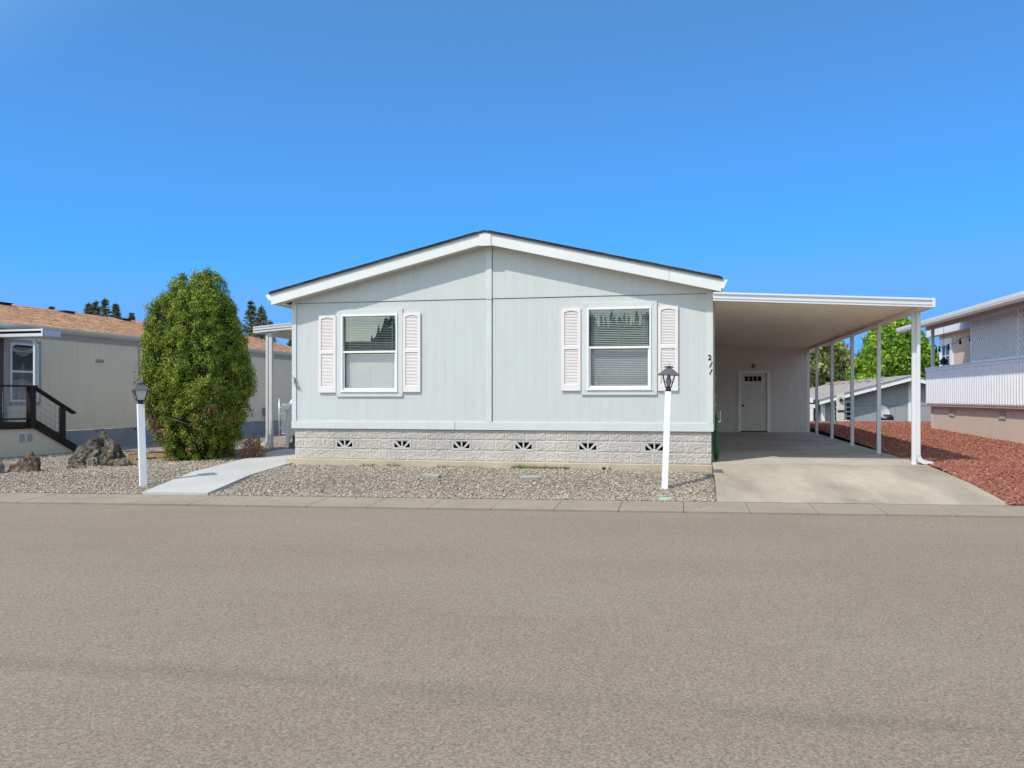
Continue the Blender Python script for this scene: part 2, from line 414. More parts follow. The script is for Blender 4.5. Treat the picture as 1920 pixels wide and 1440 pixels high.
M['slab'] = concrete('carport_slab_concrete', (.47, .42, .345), .85, .26, (.6, 1.3, 1), .4)
M['walk'] = concrete('pale_walkway_concrete', (.50, .485, .45), .85, .10, (1, 1, 1), .25)
M['gravel_bed'] = concrete('gravel_bed', (.30, .255, .205), 1, .2)
M['gravel'] = island('gravel_stones', [(.11, .09, .07), (.44, .37, .28), (.34, .285, .22), (.50, .43, .34), (.40, .325, .25), (.29, .245, .20), (.60, .53, .44), (.45, .34, .25), (.37, .31, .25), (.18, .15, .12), (.46, .385, .30)], .9)
M['bark_bed'] = concrete('bark_bed', (.34, .125, .09), 1, .3)
M['bark'] = island('red_bark_chips', [(.12, .048, .03), (.40, .165, .115), (.31, .12, .08), (.46, .21, .145), (.25, .098, .066), (.37, .15, .10), (.52, .31, .22)], .9)
M['ground'] = plain('dry_earth', (.16, .15, .09), 1, .25, .6, .3, 30)
M['rock'] = None
M['roof_tan'] = shingle('brown_shingle', (.46, .26, .17), .16, 1.0)
M['roof_grey'] = shingle('grey_shingle', (.36, .32, .29), .15)
M['tan_siding'] = grooved('tan_siding', (.92, .72, .48), .203, axis=1, seam=1.22, gdark=.9, gb=.2)
M['tan_dark'] = plain('taupe_trim', (.44, .385, .31), .7, .05)
M['cream_gutter'] = plain('cream_gutter', (.72, .68, .56), .4, .03, spec=.5)
M['brown_wood'] = plain('dark_brown_wood', (.028, .02, .016), .6, .3, 8, .2, 50, stretch=(1, 1, .3))
M['tan_skirt'] = plain('tan_skirting', (.86, .72, .52), .8, .05, 3)
M['grey_block'] = concrete('grey_block', (.36, .335, .33), .95, .15)
M['wire'] = plain('galvanised_wire', (.30, .30, .30), .4, .1)
M['galv'] = plain('galvanised_steel', (.62, .62, .63), .35, .05, metal=.3)
M['curtain'] = plain('pale_curtain', (.42, .38, .42), .9, .1, 10, stretch=(1, 1, .2))
M['orange_wood'] = plain('orange_timber', (.50, .30, .13), .7, .15, 6, .2, 40)
M['old_wood'] = plain('weathered_timber', (.34, .31, .27), .9, .2, 8, .3, 40)
M['beige_wall'] = plain('beige_siding', (.62, .49, .41), .75, .04, 3, .08, 60)
M['skirt_beige'] = grooved('beige_skirting', (.66, .54, .44), .32, axis=1, seam=1.25, tex=.08)
M['panel_white'] = plain('white_porch_panel', (.85, .85, .86), .4, .03, 3, spec=.5)
M['lattice'] = plain('white_lattice', (.76, .76, .78), .5, .03)
M['vent_grey'] = plain('grey_vent', (.30, .31, .28), .6, .08)
M['blue_grey_wall'] = grooved('blue_grey_siding', (.34, .335, .345), .25, seam=1.22)
M['white_house_trim'] = plain('white_house_trim', (.80, .80, .80), .5, .03)
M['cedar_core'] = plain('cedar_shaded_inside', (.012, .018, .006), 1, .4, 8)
M['cedar'] = island('cedar_foliage', [(.045, .10, .013), (.14, .215, .028), (.25, .30, .046), (.07, .14, .018), (.175, .245, .032), (.35, .36, .08), (.095, .175, .022), (.215, .27, .042)], .75, .15, .05, 5.5)
M['twig'] = plain('grey_brown_twig', (.30, .25, .20), .9, .2, 10)
M['dead_leaf'] = island('dry_rust_leaves', [(.20, .085, .04), (.33, .16, .09), (.42, .27, .19), (.26, .13, .07)], .9)
M['maple'] = island('maple_leaves', [(.08, .16, .018), (.18, .32, .04), (.28, .43, .065), (.13, .23, .025)], .7, .15, .25, .5)
M['dull_leaf'] = island('dull_green_leaves', [(.05, .08, .02), (.24, .27, .11), (.11, .15, .04), (.34, .35, .17), (.08, .11, .03)], .7, .15, .1, .5)
M['conifer'] = island('conifer_needles', [(.09, .12, .065), (.17, .20, .11), (.12, .155, .09), (.30, .30, .21)], .9, .1)
M['trunk'] = plain('tree_bark', (.10, .075, .055), .95, .3, 6, .4, 20)
M['hose'] = plain('green_hose', (.02, .12, .045), .4, .1, spec=.5)
M['weed'] = island('weeds', [(.10, .17, .03), (.22, .28, .08), (.15, .22, .05), (.34, .33, .14)], .8, .2, .2)
M['green_lid'] = plain('pale_green_plastic', (.30, .50, .30), .5, .06)
M['paver'] = concrete('paver', (.36, .35, .31), .95, .1)
M['dish'] = plain('grey_dish', (.45, .46, .48), .4, .03)

M['chip'] = plain('bare_wood_chip', (.66, .62, .52), .9, .15, 20)
def rock_mat(name, c1, c2):
    m, t, b = base_mat(name, .95, .15); co = coords(t)
    n1 = N(t, 'ShaderNodeTexNoise', Scale=5.0, Detail=9.0, Roughness=.7); t.links.new(co, n1.inputs[0])
    t.links.new(ramp(t, n1.outputs[0], .38, c1, .62, c2), b.inputs['Base Color'])
    bump(t, b, n1.outputs[0], .8, .05); return m
M['rock'] = rock_mat('lava_rock', (.022, .019, .016), (.21, .18, .14))
M['rock_brown'] = rock_mat('brown_rock', (.04, .028, .02), (.29, .215, .155))
M['rock_grey'] = rock_mat('grey_rock', (.10, .095, .08), (.33, .31, .27))
M['rock_tan'] = rock_mat('tan_rock', (.40, .28, .15), (.62, .47, .28))

# ------------------------------------------------------------------ terrain
YAW = R_(11.5); CU, SU = math.cos(YAW), math.sin(YAW)
HO = (3.69, 15.0)
def H(u, v, z=0): return (HO[0]+u*CU+v*SU, HO[1]-u*SU+v*CU, z)
def kf(X): return 12.4-.1046*(X+7.8)          # kerb front edge
def kb(X): return kf(X)+.855                  # kerb back edge
def sm(x): x = np.clip(x, 0, 1); return x*x*(3-2*x)
def drive_l(Y): return np.where(Y < 15, 3.05+(Y-12.1)*.2207, 3.69+(Y-15)*.2035)
def drive_r(Y): return np.where(Y < 14.4, 7.16+(Y-11.8)*.055, 7.303+(Y-14.4)*.2035)
def gz(X, Y):
    X = np.asarray(X, float); Y = np.asarray(Y, float)
    d = Y-kb(X)
    left = .045+.115*sm(d/2.0)
    main = .045+.195*sm(d/2.7)+.10*sm((Y-17)/3.5)
    right = .05+.36*sm(d/2.5)+.21*np.clip((Y-15)/11, 0, 1)
    k = sm((X+9.0)/2.6)
    z = left*(1-k)+main*k
    return np.where(X > 5, right, z)
def gzn(X, Y):
    return gz(X, Y)

def axis_pts(segs):
    out = []
    for a, b, st in segs:
        n = max(1, int(round((b-a)/st))); out += [a+(b-a)*i/n for i in range(n)]
    out.append(segs[-1][1]); return np.array(out)

def bumpy(X, Y, amp, sc):
    out = np.zeros(X.shape)
    for idx in np.ndindex(X.shape):
        out[idx] = mnoise.noise(Vector((X[idx]*sc, Y[idx]*sc, 3.1)))*amp
    return out

def sheet(name, Z, X, Y, mat, **kw):
    n, m = X.shape; V = np.stack([X, Y, Z], -1).reshape(-1, 3)
    i = np.arange(n-1)[:, None]*m+np.arange(m-1)[None]
    F = np.stack([i, i+1, i+1+m, i+m], -1).reshape(-1, 4)
    return np_mesh(name, V, F, mat, None, True, **kw)

# base ground to the horizon
xs = axis_pts([(-900, -100, 100), (-100, 0, 10), (0, 60, 3), (60, 100, 10), (100, 900, 100)])
ys = axis_pts([(-900, -100, 100), (-100, -10, 15), (-10, 30, 5), (30, 50, 1), (50, 100, 10), (100, 1600, 150)])
X, Y = np.meshgrid(xs, ys)
sheet('ground', -.22-1.5*sm((Y-34.5)/3.5)*sm((X-2)/6), X, Y, M['ground'], kind='structure')
# gravel bed (left of the driveway)
ys = np.concatenate([np.linspace(0, 4, 41), np.linspace(4.3, 12, 20), np.linspace(13, 24, 8)])
rows = []
for dy in ys:
    s = np.concatenate([np.linspace(0, .3, 8)[:-1], np.linspace(.3, 1, 121)])
    xr = float(drive_l(12.1+dy)); x = -34+(xr+34)*s
    rows.append((x, kb(x)+dy if dy < 4 else kb(x)*0+np.maximum(kb(x)+4, 0)+(dy-4)))
X = np.array([r[0] for r in rows]); Y = np.array([r[1] for r in rows])
X[:, -1] = drive_l(Y[:, -1])
sheet('gravel_bed', gz(X, Y)+bumpy(X, Y, .012, 1.8), X, Y, M['gravel_bed'], kind='structure')
# red bark bed (right of the driveway)
ys = np.concatenate([np.linspace(0, 4, 31), np.linspace(4.3, 23, 50)])
rows = []
for dy in ys:
    t = np.concatenate([np.linspace(0, .25, 41), np.linspace(.26, 1, 30)])
    x = 7.2+26*t; rows.append((x, kb(x)+dy))
X = np.array([r[0] for r in rows]); Y = np.array([r[1] for r in rows])
X = X+(drive_r(Y)-7.2)*(1-np.clip((X-7.2)/4, 0, 1))
Z = gz(X, Y)+bumpy(X, Y, .02, 1.2)
Z[-1] -= 1.0
sheet('bark_bed', Z, X, Y, M['bark_bed'], kind='structure')

# road
xs = axis_pts([(-300, -12, 24), (-12, 12, .25), (12, 300, 24)]); q = np.linspace(0, 1, 20)
X = np.repeat(xs[None], 20, 0)
edge = kf(xs)-.022+np.array([mnoise.noise(Vector((x*3, 0, 0)))*.012 for x in xs])
Y = -11+(edge[None]+11)*q[:, None]
sheet('road', 0*X, X, Y, M['asphalt'], kind='structure')
xs2 = np.array([-300., 300.]); X = np.repeat(xs2[None], 2, 0)
Y = np.stack([kf(xs2)-.3, kf(xs2)+1.0]); sheet('kerb_bed', 0*X-.03, X, Y, plain('dark_crack_soil', (.03, .027, .022), 1, .2), kind='structure')

# kerb strip in cast bays, joints run with the house depth
def kp(w_, f):   # along coordinate w_, 0 front 1 back -> world XY
    X0 = w_; Y0 = kf(w_); L = .86*f
    # slide along V direction
    t = L/(CU+.1046*SU); return (X0+t*SU, Y0+t*CU)
kbm = MB(); g = .004; wst = -.31-.9*36
for i in range(75):
    a, b_ = wst+.9*i+g, wst+.9*(i+1)-g
    p = [kp(a, 0), kp(b_, 0), kp(b_, 1), kp(a, 1)]
    zf, zb = .022, .052
    hz = random.uniform(-.002, .002)
    vs = [(*p[0], zf+hz), (*p[1], zf+hz), (*p[2], zb+hz), (*p[3], zb+hz)]+[(x, y, -.1) for x, y in p]
    kbm.add(vs, [(0, 1, 2, 3), (4, 5, 1, 0), (5, 6, 2, 1), (6, 7, 3, 2), (7, 4, 0, 3)])
kbm.build('kerb', M['kerb'], kind='structure')

# driveway ramp and carport slab
n = 16; rows = []
for i in range(n+1):
    f = i/n; row = []
    for j in range(n+1):
        g2 = j/n
        fl = Vector((3.05, float(kb(3.05)), .056)); fr = Vector((7.17, float(kb(7.17)), .056))
        bl = Vector(H(0.0, -.10, .40)); br = Vector(H(3.665, -.10, .415))
        p = fl.lerp(fr, g2).lerp(bl.lerp(br, g2), f); p.z += .05*math.sin(math.pi*f)*.6; row.append(p)
    rows.append(row)
X = np.array([[p.x for p in r] for r in rows]); Y = np.array([[p.y for p in r] for r in rows]); Z = np.array([[p.z for p in r] for r in rows])
sheet('driveway', Z, X, Y, M['drive'], kind='structure')
mb = MB(); a, b_, c_, d_ = H(0, -.092), H(3.665, -.092), H(3.665, 12.3), H(0, 12.3)
zz = [.404, .418, .50, .49]
mb.add([(p[0], p[1], z) for p, z in zip((a, b_, c_, d_), zz)]+[(p[0], p[1], -.1) for p in (a, b_, c_, d_)],
       [(0, 1, 2, 3), (4, 5, 1, 0), (5, 6, 2, 1), (6, 7, 3, 2), (7, 4, 0, 3)])
mb.build('carport_slab', M['slab'], kind='structure')
mb = MB(); pa, pb2, pc2, pd2 = H(1.3, -.13), H(3.55, -.12), H(3.5, -.10), H(1.4, -.10)
mb.add([(p[0], p[1], .416+.004*i) for i, p in enumerate((pa, pb2, pc2, pd2))], [(0, 1, 2, 3)]) if False else None

# walkway
wl = [(-5.93, float(kb(-5.93))+.01), (-5.86, 15.0), (-5.76, 17.6), (-5.62, 19.2), (-5.30, 20.6)]
wr = [(-4.84, float(kb(-4.84))+.01), (-4.70, 14.6), (-4.50, 16.3), (-4.30, 17.5), (-4.0, 19.5)]
mb = MB(); pts = []
for (a, b_) in zip(wl, wr):
    pts.append(((a[0], a[1], float(gz(*a))+.045), (b_[0], b_[1], float(gz(*b_))+.045)))
vs = []
for a, b_ in pts: vs += [a, b_, (a[0], a[1], a[2]-.12), (b_[0], b_[1], b_[2]-.12)]
fs = []
for i in range(len(pts)-1):
    o_ = i*4; q_ = o_+4
    fs += [(o_, o_+1, q_+1, q_), (o_+2, o_, q_, q_+2), (o_+1, o_+3, q_+3, q_+1)]
fs.append((2, 3, 1, 0)); mb.add(vs, fs); mb.build('walkway', M['walk'], kind='structure')
def in_walk(x, y):
    xl = np.interp(y, [p[1] for p in wl], [p[0] for p in wl]); xr = np.interp(y, [p[1] for p in wr], [p[0] for p in wr])
    return (x > xl-.01) & (x < xr+.01)

# gravel stones
def house_uv(x, y):
    dx, dy = x-HO[0], y-HO[1]; return dx*CU-dy*SU, dx*SU+dy*CU
Ng = 105000
gx = rng.uniform(-13.5, 3.9, Ng); gy = kb(gx)+.01+rng.random(Ng)**1.3*9.0
u_, v_ = house_uv(gx, gy)
ok = (gx < drive_l(gy)-.01) & ~in_walk(gx, gy) & ~((u_ > -8.42) & (v_ > -.12)) & (gy < 22)
gx, gy = gx[ok], gy[ok]; sz = rng.uniform(.007, .021, len(gx))
P = np.stack([gx, gy, gz(gx, gy)+.012+sz*.2], 1)
sc = np.stack([sz*rng.uniform(.8, 1.5, len(gx)), sz*rng.uniform(.7, 1.2, len(gx)), sz*rng.uniform(.5, .9, len(gx))], 1)
kx = rng.uniform(-9, 3.2, 420); ky = kb(kx)-rng.random(420)**2.2*.8; ks = rng.uniform(.006, .013, 420)   # spilled onto the kerb
P = np.concatenate([P, np.stack([kx, ky, .05-.035*(kb(kx)-ky)+ks*.4], 1)]); sc = np.concatenate([sc, np.stack([ks, ks*.8, ks*.6], 1)])
V, F = scatter_mesh(OCTV, OCTF, P, sc, rand_rot(len(P), .9), .3)
np_mesh('gravel', V, F, M['gravel'], kind='stuff')
# bark chips
Nb = 140000
bx = rng.uniform(7.1, 19, Nb); by = kb(bx)+.02+rng.random(Nb)**1.5*22
ok = (bx > drive_r(by)-.02-(rng.random(Nb) < .04)*rng.random(Nb)**3*.5); bx, by = bx[ok], by[ok]
ln = rng.uniform(.009, .024, len(bx))*(1+.4*np.clip((by-14)/15, 0, 1))
P = np.stack([bx, by, gz(bx, by)+.02+rng.uniform(-.008, .012, len(bx))], 1)
sc = np.stack([ln, ln*rng.uniform(.2, .45, len(bx)), ln*rng.uniform(.08, .2, len(bx))], 1)
V, F = scatter_mesh(BOXV, BOXF, P, sc, rand_rot(len(bx), 1.0), .25)
np_mesh('bark_mulch', V, F, M['bark'], kind='stuff')

# ------------------------------------------------------------------ main house
house = empty('house', (HO[0], HO[1], 0), -YAW, 'pale blue grey manufactured home with low gable, two shuttered windows and block skirting', 'house')
UL = -8.34; APEX = -4.24
ZS_L, ZS_A, ZS_R = 3.475, 4.545, 3.52            # fascia bottom edge at u=-8.67, apex, .14
def soff(u):
    return ZS_L+(ZS_A-ZS_L)*(u+8.67)/(APEX+8.67) if u < APEX else ZS_A+(ZS_R-ZS_A)*(u-APEX)/(.14-APEX)
W1 = (-7.27, -6.08, 1.73, 3.27); W2 = (-2.31, -1.11, 1.76, 3.30)
# wall skin, tiled round the window openings, plus sides and back
mb = MB()
def q(u0, u1, z0, z1, v=0): mb.add([(u0, v, z0), (u1, v, z0), (u1, v, z1), (u0, v, z1)], [(0, 1, 2, 3)])
JZ = 3.525
q(UL, W1[0], .98, JZ); q(W1[0], W1[1], .98, W1[2]); q(W1[0], W1[1], W1[3], JZ); q(W1[1], W2[0], .98, JZ)
q(W2[0], W2[1], .98, W2[2]); q(W2[0], W2[1], W2[3], JZ); q(W2[1], 0, .98, JZ)
mb.add([(UL, 0, .98), (UL, 0, soff(UL)+.02), (UL, 15, soff(UL)+.02), (UL, 15, .98)], [(0, 1, 2, 3)])
mb.add([(0, 0, .98), (0, 15, .98), (0, 15, soff(0)+.02), (0, 0, soff(0)+.02)], [(0, 1, 2, 3)])
mb.add([(UL, 15, .98), (UL, 15, soff(UL)), (APEX, 15, soff(APEX)), (0, 15, soff(0)), (0, 15, .98)], [(0, 1, 2, 3, 4)])
mb.add([(UL, .5, .99), (0, .5, .99), (0, 15, .99), (UL, 15, .99)], [(0, 1, 2, 3)])
mb.build('wall', M['siding'], house)
mb = MB()   # gable panel above the joint, a little proud
mb.prism([(UL, JZ+.006), (0, JZ+.006), (0, soff(0)+.02), (APEX, soff(APEX)+.03), (UL, soff(UL)+.02)], -.013, .02)
mb.build('gable_panel', M['siding'], house)
mb = MB(); mb.box(UL, 0, -.004, .003, JZ-.010, JZ+.006); mb.build('joint_flashing', plain('grey_joint', (.22, .22, .21), .7, .1), house)
mb = MB()
mb.box(UL-.01, UL+.085, -.022, .1, 1.13, soff(UL+.05)); mb.box(UL-.012, UL+.0, .1, .2, 1.13, 3.5)
mb.build('corner_board', M['trim'], house, .003)
mb = MB(); mb.box(-.095, .012, -.016, .1, 1.13, soff(0)); mb.build('corner_board', M['trim'], house, .003)
mb = MB(); mb.box(-4.275, -4.165, -.02, .01, 1.13, JZ-.012); mb.box(-4.285, -4.16, -.03, -.012, JZ-.012, soff(-4.2)-.005)
mb.build('centre_board', M['trim'], house, .003)
mb = MB(); mb.box(-4.158, -4.148, -.0015, .01, 1.13, JZ-.012); mb.box(-4.157, -4.147, -.0145, 0, JZ+.01, 4.5); mb.build('seam', M['dark'], house)
mb = MB(); mb.box(UL-.02, -4.905, -.026, .02, .978, 1.128); mb.box(-4.895, .018, -.026, .02, .976, 1.128)
mb.box(UL-.02, UL, .02, 15, .978, 1.128); mb.box(0, .018, .02, 15, .976, 1.128)
mb.build('bottom_band', M['trim'], house, .003)
# fascia, soffit, roof
OV = -.29; mb = MB()
FT = .205
def slope_piece(mb, ua, ub, v0, v1, z0, z1):
    mb.prism([(ua, soff(ua)+z0), (ub, soff(ub)+z0), (ub, soff(ub)+z1), (ua, soff(ua)+z1)], v0, v1)
slope_piece(mb, -8.67, -4.345, OV, OV+.04, 0, FT); mb.build('fascia', M['fascia'], house, .003)
mb = MB(); slope_piece(mb, -4.115, -.78, OV, OV+.04, 0, FT); slope_piece(mb, -.777, .14, OV, OV+.04, 0, FT); mb.build('fascia', M['fascia'], house, .003)
mb = MB(); zb_ = soff(-4.345)-.002
mb.prism([(-4.345, zb_-.012), (-4.115, soff(-4.115)-.014), (-4.115, soff(-4.115)+FT+.004), (APEX, soff(APEX)+FT+.004), (-4.345, soff(-4.345)+FT+.004)], OV-.016, OV+.04)
mb.build('ridge_cap_board', M['fascia'], house, .002)
mb = MB()
for ua, ub in ((-8.67, APEX), (APEX, .14)):
    mb.prism([(ua, soff(ua)+.015), (ub, soff(ub)+.015), (ub, soff(ub)+.035), (ua, soff(ua)+.035)], OV+.04, 0)
mb.prism([(-8.67, soff(-8.67)+.015), (UL-.012, soff(-8.67)+.015), (UL-.012, soff(-8.67)+.035), (-8.67, soff(-8.67)+.035)], 0, 15.2)
mb.build('soffit', M['soffit'], house)
mb = MB()
for ua, ub in ((-8.70, APEX), (APEX, .17)):
    sa = soff(ua)+FT; sb = soff(ub)+FT
    mb.prism([(ua, sa+.018), (ub, sb+.018), (ub, sb+.052), (ua, sa+.052)], OV-.035, 15.4)
mb.build('roof', M['roof_dark'], house)
# ragged lower edge of the shingle courses seen from the street
mb = MB(); u = -8.68
while u < .12:
    wdt = random.uniform(.10, .16); hh = random.uniform(.0, .007)
    um = u+wdt/2
    if abs(um-APEX) > .1:
        mb.prism([(u, soff(u)+FT+.052), (u+wdt, soff(u+wdt)+FT+.052), (u+wdt, soff(u+wdt)+FT+.06+hh), (u, soff(u)+FT+.06+hh)], OV-.045+hh, 1.0)
    u += wdt+.006
mb.build('shingle_course', M['roof_dark'], house)
mb = MB()   # drip edge
for ua, ub in ((-8.69, APEX), (APEX, .16)):
    mb.prism([(ua, soff(ua)+FT+.0), (ub, soff(ub)+FT+.0), (ub, soff(ub)+FT+.017), (ua, soff(ua)+FT+.017)], OV-.02, OV+.02)
mb.build('drip_edge', plain('grey_drip_edge', (.42, .44, .47), .4, .05), house)
for uu, s_ in ((-8.67, -1), (.14, 1)):
    z1 = soff(uu)+FT; mb = MB()
    pr = [(uu, z1), (uu+s_*.115, z1+.002), (uu+s_*.095, z1-.045), (uu+s_*.075, z1-.075), (uu+s_*.045, z1-.15 if s_ > 0 else z1-.11), (uu, z1-.15 if s_ > 0 else z1-.11)]
    mb.prism(pr, OV-.0, 15.2); mb.build('gutter', M['vinyl'], house)

for k_, (du, zz, r_) in enumerate(((.02, 2.55, .018), (-.03, 2.36, .03), (.03, 2.30, .014), (-.02, 2.08, .022), (.01, 1.93, .03), (.025, 1.80, .012), (-.035, 1.66, .018))):
    mb = MB(); n_ = 9; c0 = -4.22+du
    mb.prism([(c0+r_*random.uniform(.5, 1)*math.cos(2*math.pi*a/n_), zz+r_*random.uniform(.7, 1.5)*math.sin(2*math.pi*a/n_)) for a in range(n_)], -.0225, -.0195)
    mb.build('paint_chip', M['chip'], house)
# windows
def window(root, W, blind_closed, sticker=False):
    u0, u1, z0, z1 = W; zm = z0+(z1-z0)*.505
    wr = MB(); to = .105
    # casing boards, mitre suggested by a hairline gap
    for poly in ([(u0-to, z0-to), (u1+to, z0-to), (u1-.002, z0), (u0+.002, z0)], [(u0-to, z1+to), (u0+.002, z1), (u1-.002, z1), (u1+to, z1+to)],
                 [(u0-to, z0-to+.002), (u0, z0+.002), (u0, z1-.002), (u0-to, z1+to-.002)], [(u1+to, z0-to+.002), (u1+to, z1+to-.002), (u1, z1-.002), (u1, z0+.002)]):
        wr.prism(poly, -.032, .0)
    casing = wr.build('window', M['trim'], root, .002)
    f = MB(); t = .035
    f.box(u0, u1, -.05, .07, z0, z0+t); f.box(u0, u1, -.05, .07, z1-t, z1); f.box(u0, u0+t, -.05, .07, z0+t, z1-t); f.box(u1-t, u1, -.05, .07, z0+t, z1-t)
    f.box(u0-.01, u1+.01, -.056, -.033, z0-.018, z0-.001)
    f.build('window_frame', M['vinyl'], casing, .003)
    s = MB(); a, b_ = u0+t, u1-t; e = .028
    s.box(a, b_, -.036, .02, zm-.008, zm+.034)                       # meeting rail
    s.box(a, a+e, -.02, .02, z0+t, zm-.008); s.box(b_-e, b_, -.02, .02, z0+t, zm-.008); s.box(a+e, b_-e, -.02, .02, z0+t, z0+t+.035)
    for xx in (a+.09, b_-.09): s.box(xx-.018, xx+.018, -.027, -.018, z0+t+.003, z0+t+.016)
    s.build('sash', M['vinyl'], casing, .002)
    g_ = MB(); g_.add([(a, .03, zm), (b_, .03, zm), (b_, .03, z1-t), (a, .03, z1-t)], [(0, 1, 2, 3)]); g_.build('upper_glass', M['glass' if blind_closed else 'glass_up2'], casing)
    g_ = MB(); g_.add([(a+e, .0, z0+t+.035), (b_-e, .0, z0+t+.035), (b_-e, .0, zm), (a+e, .0, zm)], [(0, 1, 2, 3)]); g_.build('lower_glass', M['glass_low' if blind_closed else 'glass_mid'], casing)
    bl = MB(); z = z0+.03
    while z < z1-.06:
        low = z < zm
        ang = R_(68) if (low and blind_closed) else R_((52 if low else 34) if not blind_closed else 22)
        Mx = Matrix.Translation((0, .085, z)) @ Matrix.Rotation(ang, 4, 'X')
        bl.box(a+.02, b_-.02, -.019, .019, -.0006, .0006, 0, Mx); z += .034
    bl.box(a+.015, b_-.015, .07, .10, z1-.065, z1-.035)
    for xx in (a+.12, (a+b_)/2-.02, b_-.12): bl.box(xx, xx+.004, .068, .070, z0+.03, z1-.05)
    bl.tube([(b_-.10, .066, z1-.06), (b_-.10, .064, zm+.18)], .004, 5)
    bl.build('blind', M['blind'], casing)
    if sticker:
        s = MB(); s.box(a+.10, a+.17, .002, .004, z0+.09, z0+.17); s.build('sticker', plain('pale_sticker', (.6, .62, .48), .6), casing)
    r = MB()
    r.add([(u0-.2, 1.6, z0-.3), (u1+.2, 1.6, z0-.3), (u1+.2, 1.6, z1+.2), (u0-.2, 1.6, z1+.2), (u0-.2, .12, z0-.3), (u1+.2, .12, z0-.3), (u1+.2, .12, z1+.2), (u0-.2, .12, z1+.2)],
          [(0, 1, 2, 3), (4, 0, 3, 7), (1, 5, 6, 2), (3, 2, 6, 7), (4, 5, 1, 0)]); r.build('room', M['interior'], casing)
M['glass_mid'] = glass_mat('grey_window_glass', (.86, .87, .87), .06)
M['glass_up2'] = glass_mat('green_grey_window_glass', (.82, .88, .85), .05)
window(house, W1, True); window(house, W2, False, True)

# shutters
def shutter(root, u0, u1, z0, z1):
    mb = MB(); t = .052; v0, v1 = -.040, -.002; zm = z0+(z1-z0)*.525
    mb.box(u0, u0+t, v0, v1, z0, z1); mb.box(u1-t, u1, v0, v1, z0, z1)
    mb.box(u0+t, u1-t, v0, v1, z0, z0+.125); mb.box(u0+t, u1-t, v0, v1, zm-.035, zm+.035)
    n = 10; arch = [(u0+t, z1), (u1-t, z1)]
    for i in range(n+1):
        f = i/n; arch.append((u1-t+(u0-u1+2*t)*f, z1-.075+.030*math.sin(math.pi*f)))
    mb.prism(arch, v0, v1)
    for a, b_ in ((z0+.125, zm-.035), (zm+.035, z1-.045)):
        z = a+.012
        while z < b_-.008:
            Mx = Matrix.Translation((0, -.020, z)) @ Matrix.Rotation(R_(56), 4, 'X')
            mb.box(u0+t, u1-t, -.0165, .0165, -.003, .003, 0, Mx); z += .0285
    mb.box(u0+t, u1-t, -.008, -.002, z0+.1, z1-.05)
    for uu in (u0+.018, u1-.018):
        for zz in (z0+.12, zm, z1-.1): mb.lathe([(.007, 0), (.005, .004)], 6) if False else mb.box(uu-.005, uu+.005, v0-.003, v0, zz-.005, zz+.005)
    mb.build('shutter', M['shutter'], root, .002)
shutter(house, -7.755, -7.385, 1.705, 3.265); shutter(house, -5.965, -5.605, 1.715, 3.28)
shutter(house, -2.795, -2.43, 1.735, 3.30); shutter(house, -.985, -.62, 1.73, 3.30)

# block skirting: split face courses with raked joints
def block_wall(name, ua, ub, zc, v0, mat, mat2, parent, vents=(), blk=.40, step=.02, amp=.0115, axis='u', off0=.2):
    V = []; Fq = []; mi = []
    us = np.arange(ua, ub+1e-6, step); zs = np.arange(zc[0], zc[-1]+1e-6, .0205)
    ncol = len(us)
    for z in zs:
        ci = min(len(zc)-2, max(0, sum(1 for c in zc[1:] if z >= c-1e-6)))
        dz = min(abs(z-c) for c in zc)
        for u in us:
            off = off0 if ci % 2 else 0.0
            f = ((u-ua+off)/blk) % 1.0; du = min(f, 1-f)*blk
            bi = math.floor((u-ua+off)/blk)
            e = min(dz/.014, du/.010, 1.0)
            nz = mnoise.noise(Vector((u*7+bi*7.3, z*10+ci*3.1, bi*1.7)))*.5+mnoise.noise(Vector((u*22, z*26, ci*5+bi)))*.7+mnoise.noise(Vector((u*55, z*60, 2.2)))*.5
            inv = any(abs(u-c) < .205 for c in vents) and zc[1]-.001 <= z <= zc[2]+.001
            d = 0.0 if inv else -(.006+e*(.5+nz)*amp)
            if dz < .008: d = -.001
            elif du < .008: d = -.004
            V.append((u, v0+d, z) if axis == 'u' else (v0-d, u, z))
    for i in range(len(zs)-1):
        for j in range(ncol-1):
            uc = us[j]+step/2; z_ = zs[i]+.01
            if any(abs(uc-c) < .165 for c in vents) and zc[1]+.03 < z_ < zc[2]-.035: continue
            a = i*ncol+j; Fq.append((a, a+1, a+1+ncol, a+ncol))
    return np_mesh(name, V, Fq, mat, parent, False)
VENTS = [-7.22, -6.005, -4.78, -3.545, -2.30, -1.055]
block_wall('block_skirting', -8.30, -.02, [.365, .57, .775, .985], .03, M['block'], M['mortar'], house, VENTS)
mb = MB(); mb.box(-8.30, -8.28, .04, 15, .3, .98); mb.box(-.04, -.02, .04, 15, .3, .98); mb.box(-8.3, -.02, .3, .32, .3, .97); mb.build('side_skirting', M['block'], house)
